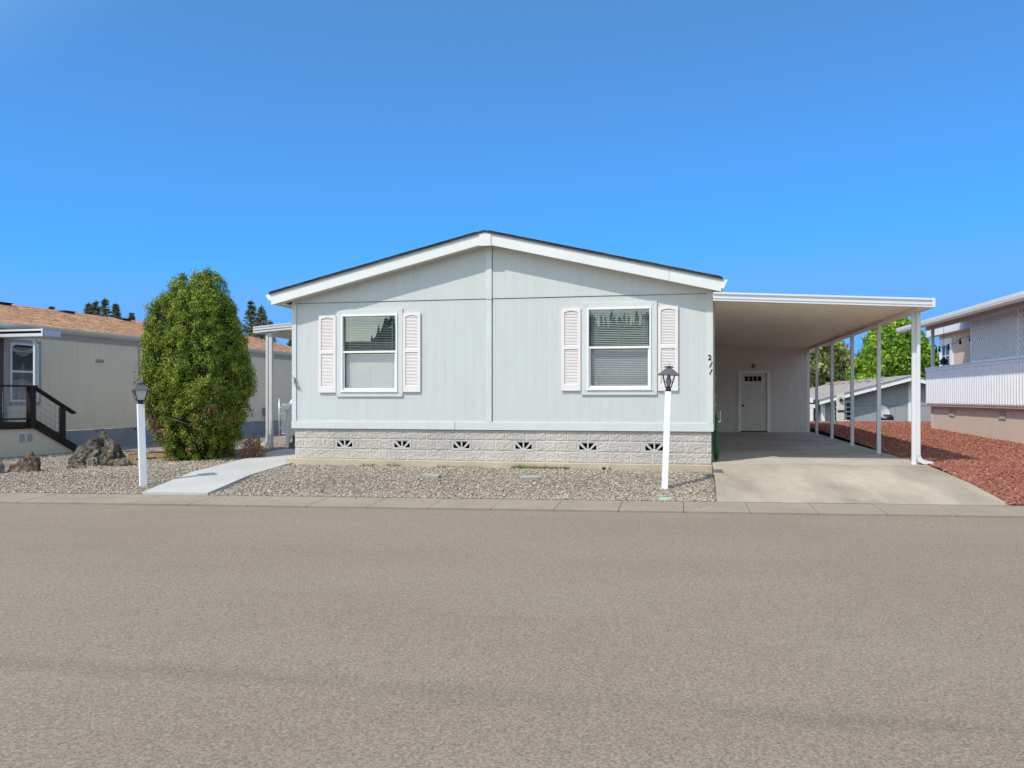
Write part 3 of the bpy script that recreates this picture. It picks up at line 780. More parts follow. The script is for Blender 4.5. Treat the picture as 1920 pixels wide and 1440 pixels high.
for c in VENTS:
    mb = MB(); a0, a1, z0, z1 = c-.165, c+.165, .612, .752; v0, v1 = .018, .06
    mb.box(c-.2, a0, v0, v1, .576, .770); mb.box(a1, c+.2, v0, v1, .576, .770); mb.box(a0, a1, v0, v1, .576, z0); mb.box(a0, a1, v0, v1, z1, .770)
    mb.box(c-.014, c+.014, v0+.002, v1, z0, z1)
    for s_ in (-1, 1):
        mb.prism([(c+s_*.015, z0), (c+s_*.055, z0), (c+s_*.165, z1-.035), (c+s_*.165, z1), (c+s_*.135, z1)], v0+.003, v1-.001)
    mb.prism([(c-.05, z0), (c+.05, z0), (c+.03, z0+.022), (c-.03, z0+.022)], v0+.001, v1-.002)
    vb = mb.build('vent_block', M['vent_block'], house, .002)
    mb = MB(); mb.add([(c-.19, .16, .58), (c+.19, .16, .58), (c+.19, .16, .77), (c-.19, .16, .77)], [(0, 1, 2, 3)]); mb.build('vent_shade', M['dark'], vb)  # black sheet painted as the shade behind the vent openings
mb = MB(); mb.prism([(UL-.1, .08), (0.0, .08), (0.0, .365), (UL-.1, .368)], -.115, .9)
mb.box(UL-.1, 0, .9, 15, .08, .36); mb.build('footing', M['footing'], house, .008)

# house number
def text_mesh(txt, size, ext, shear=0):
    c = bpy.data.curves.new('t', 'FONT'); c.body = txt; c.size = size; c.extrude = ext; c.shear = shear; c.offset = size*.018
    c.align_x = 'CENTER'; c.align_y = 'CENTER'
    o = bpy.data.objects.new('t', c); COL.objects.link(o); bpy.context.view_layer.update()
    me = bpy.data.meshes.new_from_object(o.evaluated_get(bpy.context.evaluated_depsgraph_get()))
    bpy.data.objects.remove(o); return me
for ch, zz, sh in (('2', 2.34, .0), ('1', 2.205, .45), ('1', 2.075, .45)):
    me = text_mesh(ch, .135, .004, sh); me.materials.append(M['number'])
    o = bpy.data.objects.new('house_digit', me); COL.objects.link(o); o.parent = house
    o.location = (-.05, -.022, zz); o.rotation_euler = (R_(90), 0, 0)

# dried sprig on the left corner
sp = MB()
for k in range(7):
    a = k*1.1; z = 2.02-k*.03
    sp.tube([(UL+.02+k*.012, -.03, z), (UL+.05+k*.014+.03*math.cos(a), -.05, z-.02), (UL+.04+k*.016+.05*math.cos(a), -.05+.02*math.sin(a), z-.05)], [.008, .011, .003], 5)
sp.tube([(UL-.0, -.03, 2.06), (UL+.05, -.04, 1.98), (UL+.09, -.04, 1.84), (UL+.11, -.035, 1.78)], [.004, .009, .009, .004], 5)
o = sp.build('vine_ornament', M['twig']); o.location = (HO[0], HO[1], 0); o.rotation_euler = (0, 0, -YAW)
tag(o, 'small dried brown vine ornament on the left corner board of the pale blue grey home', 'ornament')

# green hose and its hanger on the carport side of the home
hz = empty('garden_hose', H(.06, .35, 0), -YAW, 'green garden hose hanging in loops on the carport side of the home', 'hose')
mb = MB()
for k in range(5):
    pts = []
    for i in range(25):
        t = 2*math.pi*i/24; pts.append((.0+.022*(k % 3)+.008*math.sin(t*2+k), .10*math.sin(t)*(1+.1*k), .98+.05*k*0+(-.30-.035*k)*math.cos(t+math.pi)*-1-.12))
    mb.tube(pts, .013, 7)
mb.tube([(.05, -.05, .85), (.07, -.10, .6), (.06, -.14, .47), (.02, -.05, .44)], .013, 7)
mb.build('hose_coil', M['hose'], hz)
mb = MB(); mb.box(-.04, .10, -.06, .06, 1.14, 1.17); mb.box(.09, .10, -.06, .06, 1.17, 1.36); mb.build('hanger', M['vinyl'], hz, .004)
ds = MB(); ds.box(.015, .045, .08, .17, 1.95, 3.45); ds.box(.015, .045, .08, .17, 1.0, 1.94)
for z in (1.45, 1.62, 1.95): ds.box(.012, .07, .075, .175, z, z+.03)
ds.build('downspout', plain('mossy_beige', (.42, .40, .20), .7, .2, 6), house)

# ------------------------------------------------------------------ carport
cp = empty('carport', H(0, 0, 0), -YAW, 'white metal carport with flat ribbed roof on slim posts beside the home', 'carport')
def cz(u): return 3.384-.055*u
CW = 3.69; CV0, CV1 = -.30, 12.25
mb = MB(); v = CV0+.04; per = .30
while v < CV1-.05:     # pan ribs: shallow trough pans running across
    for (a, b_, dz) in ((0, .24, 0), (.24, .255, .03), (.255, .285, .045), (.285, .30, .012)):
        z0, z1 = cz(0)+dz, cz(CW)+dz
        mb.add([(0, v+a, z0), (CW-.1, v+a, z1), (CW-.1, v+b_, z1), (0, v+b_, z0)], [(0, 3, 2, 1)])
    for a, d0, d1 in ((.24, 0, .03), (.255, .03, .045), (.285, .012, .045), (.30, 0, .012)):
        mb.add([(0, v+a, cz(0)+d0), (CW-.1, v+a, cz(CW)+d0), (CW-.1, v+a, cz(CW)+d1), (0, v+a, cz(0)+d1)], [(0, 1, 2, 3), ])
    v += per
mb.prism([(0, cz(0)+.06), (CW-.1, cz(CW-.1)+.06), (CW-.1, cz(CW-.1)+.09), (0, cz(0)+.09)], CV0+.04, CV1)
mb.build('roof_panel', M['pan'], cp)
mb = MB()
def fas(z0, z1, va, vb): mb.prism([(0.0, cz(0)+z0), (CW, cz(CW)+z0), (CW, cz(CW)+z1), (0.0, cz(0)+z1)], va, vb)
fas(-.032, .125, CV0, CV0+.04); fas(.092, .125, CV0-.03, CV0); fas(.075, .092, CV0-.018, CV0); fas(.012, .048, CV0-.022, CV0); fas(-.032, -.012, CV0-.03, CV0)
mb.box(CW-.045, CW+.004, CV0-.034, CV0-.031, cz(CW)-.03, cz(CW)+.125)
mb.build('front_fascia', M['metal_white'], cp, .003)
mb = MB(); z = cz(CW)
mb.box(CW-.012, CW, CV0+.04, CV1, z-.032, z+.125); mb.box(CW-.1, CW-.012, CV0+.04, CV1, z-.030, z-.022)
mb.build('side_gutter', M['metal_white'], cp)
mb = MB(); mb.box(3.43, 3.53, CV0+.045, CV1, 3.13, cz(3.53)-.002); mb.build('side_beam', M['beam'], cp)
mb = MB(); mb.prism([(0, cz(0)-.11), (3.43, cz(3.43)-.10), (3.43, cz(3.43)-.002), (0, cz(0)-.002)], 11.85, 11.93); mb.build('rear_header', M['beam'], cp)
for v in (0.16, 2.75, 5.4, 8.02, 10.5):
    zf = .404+.014+(.082)*v/12.3
    mb = MB()
    if v < 1:
        mb.box(3.455, 3.525, v, v+.07, zf, 3.135)
    else:
        mb.box(3.445, 3.52, v-.037, v+.037, zf, 3.135)
    mb.box(3.44, 3.53, v-.045, v+.05 if v > 1 else v+.085, zf, zf+.006)
    po = mb.build('post', M['metal_white'], cp, .004)
    mb = MB(); mb.box(3.438, 3.445 if v > 1 else 3.455, (v-.03 if v > 1 else v+.01), (v+.03 if v > 1 else v+.07), zf+.006, zf+.06); mb.build('post_bracket', M['galv'], po)
mb = MB(); mb.box(3.512, 3.568, .07, .15, .56, 3.20)   # downspout with shoe turned away to the right
pr = [(3.512, .62), (3.568, .62), (3.59, .56), (3.64, .525), (3.78, .505), (3.775, .445), (3.63, .455), (3.535, .50), (3.512, .59)]
mb.prism([(a, b_-.03) for a, b_ in pr], .07, .15)
mb.build('downspout', M['metal_white'], cp, .006)

# shed under the back of the carport
sh = empty('storage_shed', H(0, 12, 0), -YAW, 'storage shed with grooved siding closing the back of the carport', 'shed')
D = (1.38, 2.20, .53, 2.40)
mb = MB()
def q2(u0, u1, z0, z1): mb.add([(u0, 0, z0), (u1, 0, z0), (u1, 0, z1), (u0, 0, z1)], [(0, 1, 2, 3)])
q2(0, D[0], .49, 3.3); q2(D[0], D[1], D[3], 3.3); q2(D[1], 3.5, .49, 3.3)
mb.box(.01, 3.49, .1, 3.0, .48, 3.27); mb.build('wall', M['shed'], sh)
mb = MB(); mb.box(3.40, 3.51, -.02, .1, .5, 3.14); mb.build('corner_trim', M['shed_trim'], sh, .003)
mb = MB(); mb.prism([(-.02, cz(0)+.1), (3.8, cz(3.8)+.1), (3.8, cz(3.8)+.13), (-.02, cz(0)+.13)], .26, 3.2); mb.build('roof', M['pan'], sh)
mb = MB(); t = .085
mb.box(D[0]-t, D[0], -.03, .05, .50, D[3]+t); mb.box(D[1], D[1]+t, -.03, .05, .50, D[3]+t); mb.box(D[0], D[1], -.03, .05, D[3], D[3]+t)
mb.build('door_frame', plain('bright_door_frame', (.93, .93, .92), .4, .02), sh, .004)
mb = MB(); mb.box(D[0], D[1], .03, .07, D[2], D[3])
cx = (D[0]+D[1])/2
def raised(u0, u1, z0, z1):
    mb.box(u0, u1, .026, .03, z0, z0+.012); mb.box(u0, u1, .026, .03, z1-.012, z1); mb.box(u0, u0+.012, .026, .03, z0, z1); mb.box(u1-.012, u1, .026, .03, z0, z1)
    mb.box(u0+.03, u1-.03, .024, .03, z0+.03, z1-.03)
for k in range(4):
    a = D[0]+.10+k*.158
    raised(a, a+.145, 1.28, 2.0); raised(a, a+.145, .68, 1.20)
dr = mb.build('door', M['door_paint'], sh, .002)
mb = MB()
for k in range(4): mb.box(D[0]+.125+k*.135, D[0]+.238+k*.135, .018, .028, 2.14, 2.30)
mb.build('door_pane', M['dark'], dr)
mb = MB(); mb.box(D[0]+.10, D[1]-.15, .020, .0295, 2.115, 2.325); mb.build('pane_frame', M['door_paint'], dr)
mb = MB(); mb.tube([(D[0]+.07, .03, 1.35), (D[0]+.07, -.03, 1.35)], [.012, .035], 10); mb.tube([(D[0]+.07, -.03, 1.35), (D[0]+.07, -.05, 1.35)], [.035, .02], 10); mb.build('handle', M['black_metal'], dr)
mb = MB(); mb.tube([(D[0]+.07, .03, 1.47), (D[0]+.07, .0, 1.47)], .024, 10); mb.build('deadbolt', M['brass'], dr)
mb = MB(); mb.box(D[0], D[1], -.04, .03, .50, .53); mb.build('threshold', M['black_metal'], sh)
pl = empty('wall_light', H(1.80, 12.0, 2.62), -YAW, 'round porch light above the shed door in the carport', 'light fixture')
mb = MB(); mb.tube([(0, 0, 0), (0, -.03, 0)], .065, 12); mb.tube([(0, -.03, 0), (-.01, -.10, .01)], .02, 8); mb.tube([(-.07, -.10, .03), (-.03, -.10, .02), (.0, -.10, .01)], [.045, .05, .02], 10); mb.build('bracket', plain('aged_bronze', (.16, .13, .09), .4, .1), pl)
mb = MB(); mb.lathe([(.01, -.07), (.045, -.05), (.06, -.01), (.045, .035), (.01, .05)], 12, (.03, -.10)); mb.build('globe', M['frosted'], pl)

# ------------------------------------------------------------------ patio cover, steps and gate at the left side
PV = 3.1
def pzt(u): return 3.57+.078*(u-UL)
pc = empty('patio_cover', H(UL, PV, 0), -YAW, 'white flat patio cover on one square post at the left side of the home', 'patio cover')
PL = -10.95
def P_(u): return u-UL
mb = MB()
def pf(z0, z1, va, vb, m=None): mb.prism([(P_(PL), pzt(PL)+z0), (-.0, pzt(UL)+z0), (0, pzt(UL)+z1), (P_(PL), pzt(PL)+z1)], va, vb)
pf(-.16, 0, 0, .04); pf(-.03, 0, -.02, 0); pf(-.095, -.055, -.02, 0); pf(-.16, -.14, -.02, 0)
mb.box(P_(PL), P_(PL)+.02, .04, 6.0, pzt(PL)-.16, pzt(PL)); mb.build('fascia', M['metal_white'], pc)
mb = MB()
for k in range(38): mb.prism([(P_(PL)+.02, pzt(PL)-.10), (0, pzt(UL)-.10), (0, pzt(UL)-.06), (P_(PL)+.02, pzt(PL)-.06)], .05+k*.155, .05+k*.155+.135)
pf(-.055, -.03, .04, 6.0); mb.build('roof_panel', M['pan'], pc)
mb = MB(); mb.box(P_(PL)+.37, P_(PL)+.48, .05, 6.0, pzt(PL)-.24, pzt(PL)-.11); mb.build('beam', M['beam'], pc)
mb = MB(); mb.box(P_(PL)+.38, P_(PL)+.47, .06, .15, .3, pzt(PL)-.22); mb.build('post', M['metal_white'], pc, .004)
mb = MB(); mb.box(P_(PL)+.19, P_(PL)+.29, 5.4, 5.5, .3, pzt(PL)-.24); mb.build('post', M['metal_white'], pc, .004)
mb = MB(); a = P_(PL)+.312
mb.box(a, a+.065, .04, .12, .56, pzt(PL)-.15)
mb.prism([(a, .58), (a+.065, .58), (a+.06, .50), (a+.02, .42), (a-.05, .385), (a-.13, .40), (a-.13, .47), (a-.07, .475), (a-.02, .50)], .04, .12)
mb.build('downspout', M['metal_white'], pc, .006)

st = empty('porch_steps', H(UL, 2.9, .34), -YAW, 'grey porch steps with white picket handrail against the left side of the home', 'steps')
mb = MB()
for k in range(3): mb.box(-1.60, -.02, .28*k, .28*k+.3, -.05, .17*(k+1))
mb.build('step', plain('dark_step_paint', (.13, .12, .12), .7, .2), st)
mb = MB(); mb.box(-1.60, -.02, .84, 2.2, -.05, .66); mb.build('landing', plain('grey_landing', (.30, .29, .28), .7, .1), st)
mb = MB()
mb.box(-1.62, -1.55, -.03, .05, .05, .98); mb.box(-1.62, -1.55, .84, .92, .05, 1.55)
mb.bar((-1.585, -.10, .96), (-1.585, .95, 1.56), .11, .05, 0, (0, 0, 1)); mb.bar((-1.585, .05, .25), (-1.585, .85, .75), .06, .08)
for k in range(6):
    vv = .12+k*.125; mb.box(-1.60, -1.57, vv, vv+.035, .25+vv*.6, .95+vv*.57)
mb.box(-1.62, -1.55, .92, 2.2, 1.50, 1.55)
for k in range(10): mb.box(-1.60, -1.57, .95+k*.125, .985+k*.125, .66, 1.50)
mb.build('handrail', M['vinyl'], st, .003)

gt = empty('chain_link_gate', H(-14.87, 12.0, .26), -YAW, 'galvanised chain link gate beside the tan neighbouring home', 'gate')
def chain(mb, x0, x1, z0, z1, s=.075, r=.005):
    n = int((x1-x0+z1-z0)/s)+2
    for k in range(n):
        for sg in (1, -1):
            a = (x0+k*s-(z1-z0), z0) if sg == 1 else (x0+k*s, z0)
            b_ = (a[0]+sg*(z1-z0), z1)
            pts = []
            (xa, za), (xb, zb2) = a, b_
            ta = 0.0; tb = 1.0; dx = xb-xa
            for bound, s2 in ((x0, 1), (x1, -1)):
                t = (bound-xa)/dx
                if dx*s2 > 0: ta = max(ta, t) if s2*dx > 0 else ta
                if dx*s2 < 0: tb = min(tb, t)
            if sg == -1:
                ta = max(0, (x1-xa)/dx); tb = min(1, (x0-xa)/dx)
            else:
                ta = max(0, (x0-xa)/dx); tb = min(1, (x1-xa)/dx)
            if tb-ta < .02: continue
            mb.bar((xa+dx*ta, 0, za+(zb2-za)*ta), (xa+dx*tb, 0, za+(zb2-za)*tb), r*2, r*2, 0, (0, 1, 0))
mb = MB(); chain(mb, .10, 1.55, .03, 1.16); mb.build('mesh', M['galv'], gt)
mb = MB(); mb.tube([(.1, 0, .03), (.1, 0, 1.08), (1.55, 0, 1.08), (1.55, 0, .03), (.1, 0, .03)], .02, 8); mb.build('gate_frame', M['galv'], gt)
mb = MB(); mb.tube([(0, 0, -.05), (0, 0, 1.28)], .028, 8); mb.lathe([(.03, 1.28), (.03, 1.30), (.005, 1.32)], 8); mb.build('gate_post', M['galv'], gt)
mb = MB(); mb.tube([(1.65, 0, -.05), (1.65, 0, 1.28)], .028, 8); mb.lathe([(.03, 1.28), (.03, 1.30), (.005, 1.32)], 8, (1.65, 0)); mb.build('gate_post', M['galv'], gt)
for z in (.25, .75, 1.0): mb = MB(); mb.box(-.02, .12, -.01, .01, z-.012, z+.012); mb.build('hinge', M['galv'], gt)

# ------------------------------------------------------------------ lamp posts
def lantern_cap(mb, z, r, n=4, ph=math.pi/4):
    mb.lathe([(r, z), (r*.98, z+.012), (r*.72, z+.045), (r*.34, z+.105), (r*.30, z+.115)], n, (0, 0), 0, False, ph)
lp = empty('lamp_post', (2.49, 13.28, .13), R_(4), 'leaning white lamp post with open dark lantern in front of the right window', 'lamp post', 'lamp posts in the front yards')
lp.rotation_euler = (R_(-1), R_(2.0), R_(-10.6))
mb = MB(); mb.box(-.051, .051, -.051, .051, -.15, 1.575); mb.build('post', M['post_white'], lp, .005)
mb = MB(); mb.lathe([(.045, 1.575), (.045, 1.62), (.038, 1.63), (.05, 1.64), (.05, 1.65)], 12)
for k in range(4):
    a = math.pi/4+k*math.pi/2; c_, s_ = math.cos(a), math.sin(a)
    mb.bar((.062*c_, .062*s_, 1.645), (.135*c_, .135*s_, 1.845), .014, .014)
    a2 = a+math.pi/2; mb.bar((.062*c_, .062*s_, 1.645), (.062*math.cos(a2), .062*math.sin(a2), 1.645), .012, .012)
mb.build('cage', M['black_metal'], lp)
mb = MB(); lantern_cap(mb, 1.84, .245, 4); mb.lathe([(.03, 1.94), (.03, 1.965), (.075, 1.968), (.07, 1.98), (.035, 1.99), (.012, 2.0)], 8); mb.tube([(0, 0, 1.99), (.003, 0, 2.05)], .004, 5)
mb.build('lantern_roof', M['lamp_grey'], lp)
mb = MB(); mb.lathe([(.028, 1.65), (.03, 1.68), (.05, 1.73), (.048, 1.76), (.03, 1.80), (.025, 1.835)], 14); mb.build('bulb', M['smoky'], lp)

ll = empty('lamp_post', (-6.29, 13.9, .08), R_(35), 'white square lamp post with frosted lantern panes beside the tall cedar', 'lamp post', 'lamp posts in the front yards')
ll.rotation_euler = (R_(-.6), R_(-1.6), R_(33))
mb = MB(); mb.box(-.055, .055, -.055, .055, -.15, 1.415); mb.build('post', M['post_white'], ll, .005)
mb = MB(); mb.lathe([(.045, 1.415), (.045, 1.46), (.05, 1.475)], 12)
for k in range(4):
    a = math.pi/4+k*math.pi/2; c_, s_ = math.cos(a), math.sin(a)
    mb.bar((.085*c_, .085*s_, 1.475), (.150*c_, .150*s_, 1.655), .014, .014)
    a2 = a+math.pi/2; mb.bar((.085*c_, .085*s_, 1.478), (.085*math.cos(a2), .085*math.sin(a2), 1.478), .012, .012)
mb.build('cage', M['black_metal'], ll)
mb = MB()
for k in range(4):
    a = math.pi/4+k*math.pi/2; a2 = a+math.pi/2
    mb.add([(.082*math.cos(a), .082*math.sin(a), 1.48), (.082*math.cos(a2), .082*math.sin(a2), 1.48), (.145*math.cos(a2), .145*math.sin(a2), 1.655), (.145*math.cos(a), .145*math.sin(a), 1.655)], [(0, 1, 2, 3)])
mb.build('glass_pane', M['frosted'], ll)
mb = MB(); lantern_cap(mb, 1.65, .20, 4); mb.lathe([(.04, 1.745), (.07, 1.765), (.065, 1.775), (.03, 1.80), (.008, 1.815)], 8); mb.build('lantern_roof', M['lamp_grey'], ll)

# ------------------------------------------------------------------ small ground things
def rock(name, loc, size, seed, mat, label, group=None, rough=.35, sub=4, cat='rock', rz=0):
    import bmesh
    bm = bmesh.new(); bmesh.ops.create_icosphere(bm, subdivisions=sub, radius=1)
    for v in bm.verts:
        p = v.co.copy(); o_ = Vector((seed*13.7, seed*3.1, seed*7.9))
        d = 1+rough*mnoise.noise(p*1.3+o_)*1.2+rough*.6*mnoise.noise(p*3.1+o_)+rough*.30*mnoise.noise(p*7+o_)
        r2 = mnoise.noise(p*2.2+o_*2)
        if r2 < -.25: d -= rough*.5*(-.25-r2)*2
        d += rough*.12*mnoise.noise(p*16+o_)
        v.co = Vector((p.x*size[0]*d, p.y*size[1]*d, max(-.35, p.z)*size[2]*d))
    me = bpy.data.meshes.new(name); bm.to_mesh(me); bm.free(); me.materials.append(mat)
    o = bpy.data.objects.new(name, me); COL.objects.link(o); o.location = loc; o.rotation_euler = (0, 0, rz)
    return tag(o, label, cat, group)
RG = 'lava rocks in the neighbouring gravel yard'
# the large boulder: a leaning peak with lower shoulders
def peak_boulder():
    import bmesh
    bm = bmesh.new(); bmesh.ops.create_icosphere(bm, subdivisions=5, radius=1)
    for v in bm.verts:
        p = v.co.copy(); o_ = Vector((4.2, 9.1, 1.7))
        th = p.z
        w_ = (1-max(0, th)**1.6*.55)
        x = p.x*.56*w_+.10*max(0, th)-.03-(.06 if p.x < 0 else 0)*(1-max(0, th)); y = p.y*.40*w_; z = max(-.3, th)*.62
        n1 = mnoise.noise(p*1.6+o_)*.12+mnoise.noise(p*3.8+o_)*.09+mnoise.noise(p*9+o_)*.05+mnoise.noise(p*20+o_)*.022
        r2 = mnoise.noise(p*2.6+o_*1.3)
        if r2 > .18: n1 -= (r2-.18)*.45
        v.co = Vector((x+p.x*n1, y+p.y*n1, z+p.z*n1*.8))
    me = bpy.data.meshes.new('boulder'); bm.to_mesh(me); bm.free(); me.materials.append(M['rock'])
    o = bpy.data.objects.new('boulder', me); COL.objects.link(o); o.location = (-8.97, 17.75, .16)
    tag(o, 'large dark pitted boulder with a peaked top below the brown stair rail', 'rock', RG)
peak_boulder()
rock('rock', (-8.86, 16.62, .16), (.19, .15, .15), 1.3, M['rock_brown'], 'low brown rock at the front left foot of the large boulder', RG)
rock('rock', (-8.02, 16.72, .18), (.25, .18, .19), 2.7, M['rock_brown'], 'brown lumpy rock between the large boulder and the timber footbridge', RG)
rock('rock', (-8.52, 17.12, .20), (.20, .16, .25), 3.9, M['rock'], 'upright rough rock leaning on the front of the large boulder', RG)
rock('rock', (-8.75, 17.0, .16), (.12, .11, .20), 6.1, M['rock_grey'], 'narrow grey rock wedged before the large boulder left of the leaning one', RG)
rock('rock', (-9.36, 15.80, .14), (.19, .15, .36), 4.4, M['rock_brown'], 'brown two humped rock near the left edge, right hump taller', RG)
rock('rock', (-9.53, 15.75, .14), (.19, .15, .24), 8.4, M['rock_brown'], 'short brown rock touching the taller humped one at the left edge', RG)
rock('rock', (-9.85, 15.42, .14), (.21, .17, .38), 5.5, M['rock_grey'], 'smooth grey wedge shaped rock cut by the left edge of the view', RG, .2)
rock('rock', (-6.99, 16.75, .22), (.105, .08, .05), 7.2, M['rock_tan'], 'small smooth tan orange stone at the front of the cedar', None, .15, 3)
for i, (x_, y_, s_, lb) in enumerate(((-9.2, 20.3, .22, 'flat pale rock behind the footbridge, left one'), (-8.4, 20.9, .26, 'flat pale rock behind the footbridge, nearest the cedar'), (-8.62, 19.3, .20, 'low grey stone capping the left end of the timber footbridge'))):
    rock('rock', (x_, y_, .18), (s_*1.5, s_*.8, s_*.5), 10+i*1.7, M['rock_grey'], lb, RG, .3, 3)

br = empty('garden_footbridge', (-8.75, 18.45, .19), R_(9), 'low orange brown timber garden footbridge half hidden behind the left lamp post', 'footbridge')
mb = MB()
for k in range(2): mb.prism([(0, .0), (.25, .045), (.62, .06), (1.0, .045), (1.28, 0), (1.28, .09), (1.0, .14), (.62, .155), (.25, .14), (0, .09)], k*.5, k*.5+.045)
mb.build('side_beam', M['orange_wood'], br)
mb = MB()
for k in range(11):
    x_ = .05+k*.115; z_ = .10+.06*math.sin(math.pi*x_/1.28); mb.box(x_, x_+.085, .02, .53, z_-.02, z_)
mb.build('deck_board', M['brown_wood'], br)
for k in (.05, .38, .75, 1.05, 1.2): mb = MB(); mb.bar((k, .5, .1), (k-.03, .5, .24), .018, .018); mb.build('stake', M['old_wood'], br)

PG = 'loose concrete pavers in the front gravel'
for k, (x_, y_, rz, wd, lb) in enumerate(((-1.42, 14.35, -8, .15, 'tilted concrete paver in the gravel below the left window'), (.30, 14.10, 3, .16, 'flat grey concrete paver in the gravel below the gable centre'))):
    mb = MB(); mb.box(-wd, wd, -.10, .10, -.03, .04)
    o = mb.build('paver', M['paver'], None, .008); o.location = (x_, y_, float(gz(x_, y_))+.03); o.rotation_euler = (R_(3), R_(-2 if k else 3), R_(rz)); tag(o, lb, 'paver', PG)
lid = empty('utility_lid', (2.33, 12.35, float(gz(2.33, 12.35))+.02), 0, 'pale green round plastic utility lid at the kerb below the right lamp post', 'utility lid')
mb = MB(); mb.lathe([(.095, -.03), (.098, .012), (.09, .02), (.07, .021), (.065, .017), (.001, .019)], 24); mb.build('cover', M['green_lid'], lid)
mb = MB(); mb.lathe([(.108, -.05), (.108, .004), (.099, .006)], 24); mb.build('rim', plain('green_rim', (.20, .36, .2), .6), lid)
pb = empty('pipe_stub', H(-1.98, -.135, .27), -YAW, 'broken pipe stub with rubble set against the tan footing', 'pipe')
mb = MB()
for a in range(10):
    t0 = 2*math.pi*a/10; t1 = 2*math.pi*(a+1)/10
    mb.add([(.055*math.cos(t0), -.03, .055*math.sin(t0)), (.055*math.cos(t1), -.03, .055*math.sin(t1)), (.035*math.cos(t1), -.03, .035*math.sin(t1)), (.035*math.cos(t0), -.03, .035*math.sin(t0)),
            (.055*math.cos(t0), .02, .055*math.sin(t0)), (.055*math.cos(t1), .02, .055*math.sin(t1))], [(0, 1, 2, 3), (0, 4, 5, 1)])
mb.build('pipe_ring', M['paver'], pb); mb = MB(); mb.tube([(0, -.02, 0), (0, -.015, 0)], .036, 10); mb.build('pipe_hole', M['dark'], pb)  # black disc painted as the shade inside the pipe
for bb in ((.05, .10, -.05, .01, -.02, .06), (-.10, -.05, -.05, .01, -.05, .0), (.02, .07, -.06, -.01, -.08, -.03)): mb = MB(); mb.box(*bb); mb.build('rubble', M['rock_tan'], pb, .01)

# weeds along the footing
bl = []; fl = []
def tuft(u, v, n, h, spread):
    x0, y0, _ = H(u, v)
    for _i in range(n):
        a = random.uniform(0, 6.28); r = random.uniform(0, spread); x = x0+r*math.cos(a); y = y0+r*.5*math.sin(a)
        if house_uv(x, y)[1] > -.12 and house_uv(x, y)[0] > -8.4: y -= .1
        z = float(gz(x, y)); L_ = h*random.uniform(.5, 1.2); t = random.uniform(-.6, .6); b_ = len(bl); wd = .006
        ca, sa = math.cos(a)*wd, math.sin(a)*wd
        bl.extend([(x-ca, y-sa, z), (x+ca, y+sa, z), (x+t*L_, y+random.uniform(-.4, .4)*L_, z+L_)]); fl.append((b_, b_+1, b_+2))
for (ua, ub, dn, hh) in ((-6.75, -6.45, 9, .075), (-6.25, -5.95, 10, .08), (-5.2, -4.95, 8, .07), (-4.9, -4.3, 9, .05), (-3.7, -3.3, 14, .10), (-3.3, -2.6, 14, .09), (-2.6, -1.8, 6, .05), (-1.6, -.3, 3, .05)):
    k = int((ub-ua)/.05)
    for i in range(k): tuft(ua+(ub-ua)*i/k, -.17, int(dn*1.8), hh*.95, .07)
for _i in range(26): tuft(random.uniform(-7, -.4), random.uniform(-2.2, -.4), 4, .04, .05)
for _i in range(14): tuft(random.uniform(-11.6, -10.6), random.uniform(3.2, 5.5), 8, .07, .12)
np_mesh('weeds', bl, fl, M['weed'], kind='stuff')

# ------------------------------------------------------------------ foliage
def leaves(P, Nn, per, L, W, spread, up=.5, flat=.6, face=0):
    """per leaves around each clump point P with outward direction Nn"""
    n = len(P); k = per
    base = np.repeat(P, k, 0); nd = np.repeat(Nn, k, 0)
    d = nd*flat+np.array([0, 0, up])+rng.normal(size=(n*k, 3))*spread; d /= np.linalg.norm(d, axis=1)[:, None]
    if face:   # sprays lie roughly in the tuft's surface, pointing up and out
        nn_ = nd+rng.normal(size=(n*k, 3))*face; d = np.cross(np.cross(nn_, np.array([0, 0, 1.])+rng.normal(size=(n*k, 3))*.7), nn_)+nn_*.35
        d /= np.linalg.norm(d, axis=1)[:, None]
        s = np.cross(d, nn_)
    else: s = np.cross(d, rng.normal(size=(n*k, 3))); s /= np.linalg.norm(s, axis=1)[:, None]
    off = rng.normal(size=(n*k, 3))*L*.75
    l = L*rng.uniform(.6, 1.3, (n*k, 1)); w_ = W*rng.uniform(.6, 1.3, (n*k, 1)); b = base+off
    V = np.stack([b, b+d*l*.5+s*w_, b+d*l, b+d*l*.5-s*w_], 1).reshape(-1, 3)
    F = (np.arange(n*k)*4)[:, None]+np.arange(4)[None]
    return V, F

def crown_pts(lobes, n, shell=.35):
    """random points through the outer part of ellipsoid lobes (c, r)"""
    vol = np.array([l[1][0]*l[1][1]*l[1][2] for l in lobes])**(2/3); idx = rng.choice(len(lobes), n, p=vol/vol.sum())
    d = rng.normal(size=(n, 3)); d /= np.linalg.norm(d, axis=1)[:, None]
    c = np.array([l[0] for l in lobes])[idx]; r = np.array([l[1] for l in lobes])[idx]
    rr = 1-shell*rng.random((n, 1))**1.6
    P = c+d*r*rr; nn = d/r; nn /= np.linalg.norm(nn, axis=1)[:, None]
    keep = np.ones(n, bool)
    for i, l in enumerate(lobes):
        q_ = np.sum(((P-np.array(l[0]))/np.array(l[1]))**2, 1); keep &= ~((q_ < .55) & (idx != i))
    return P[keep], nn[keep]

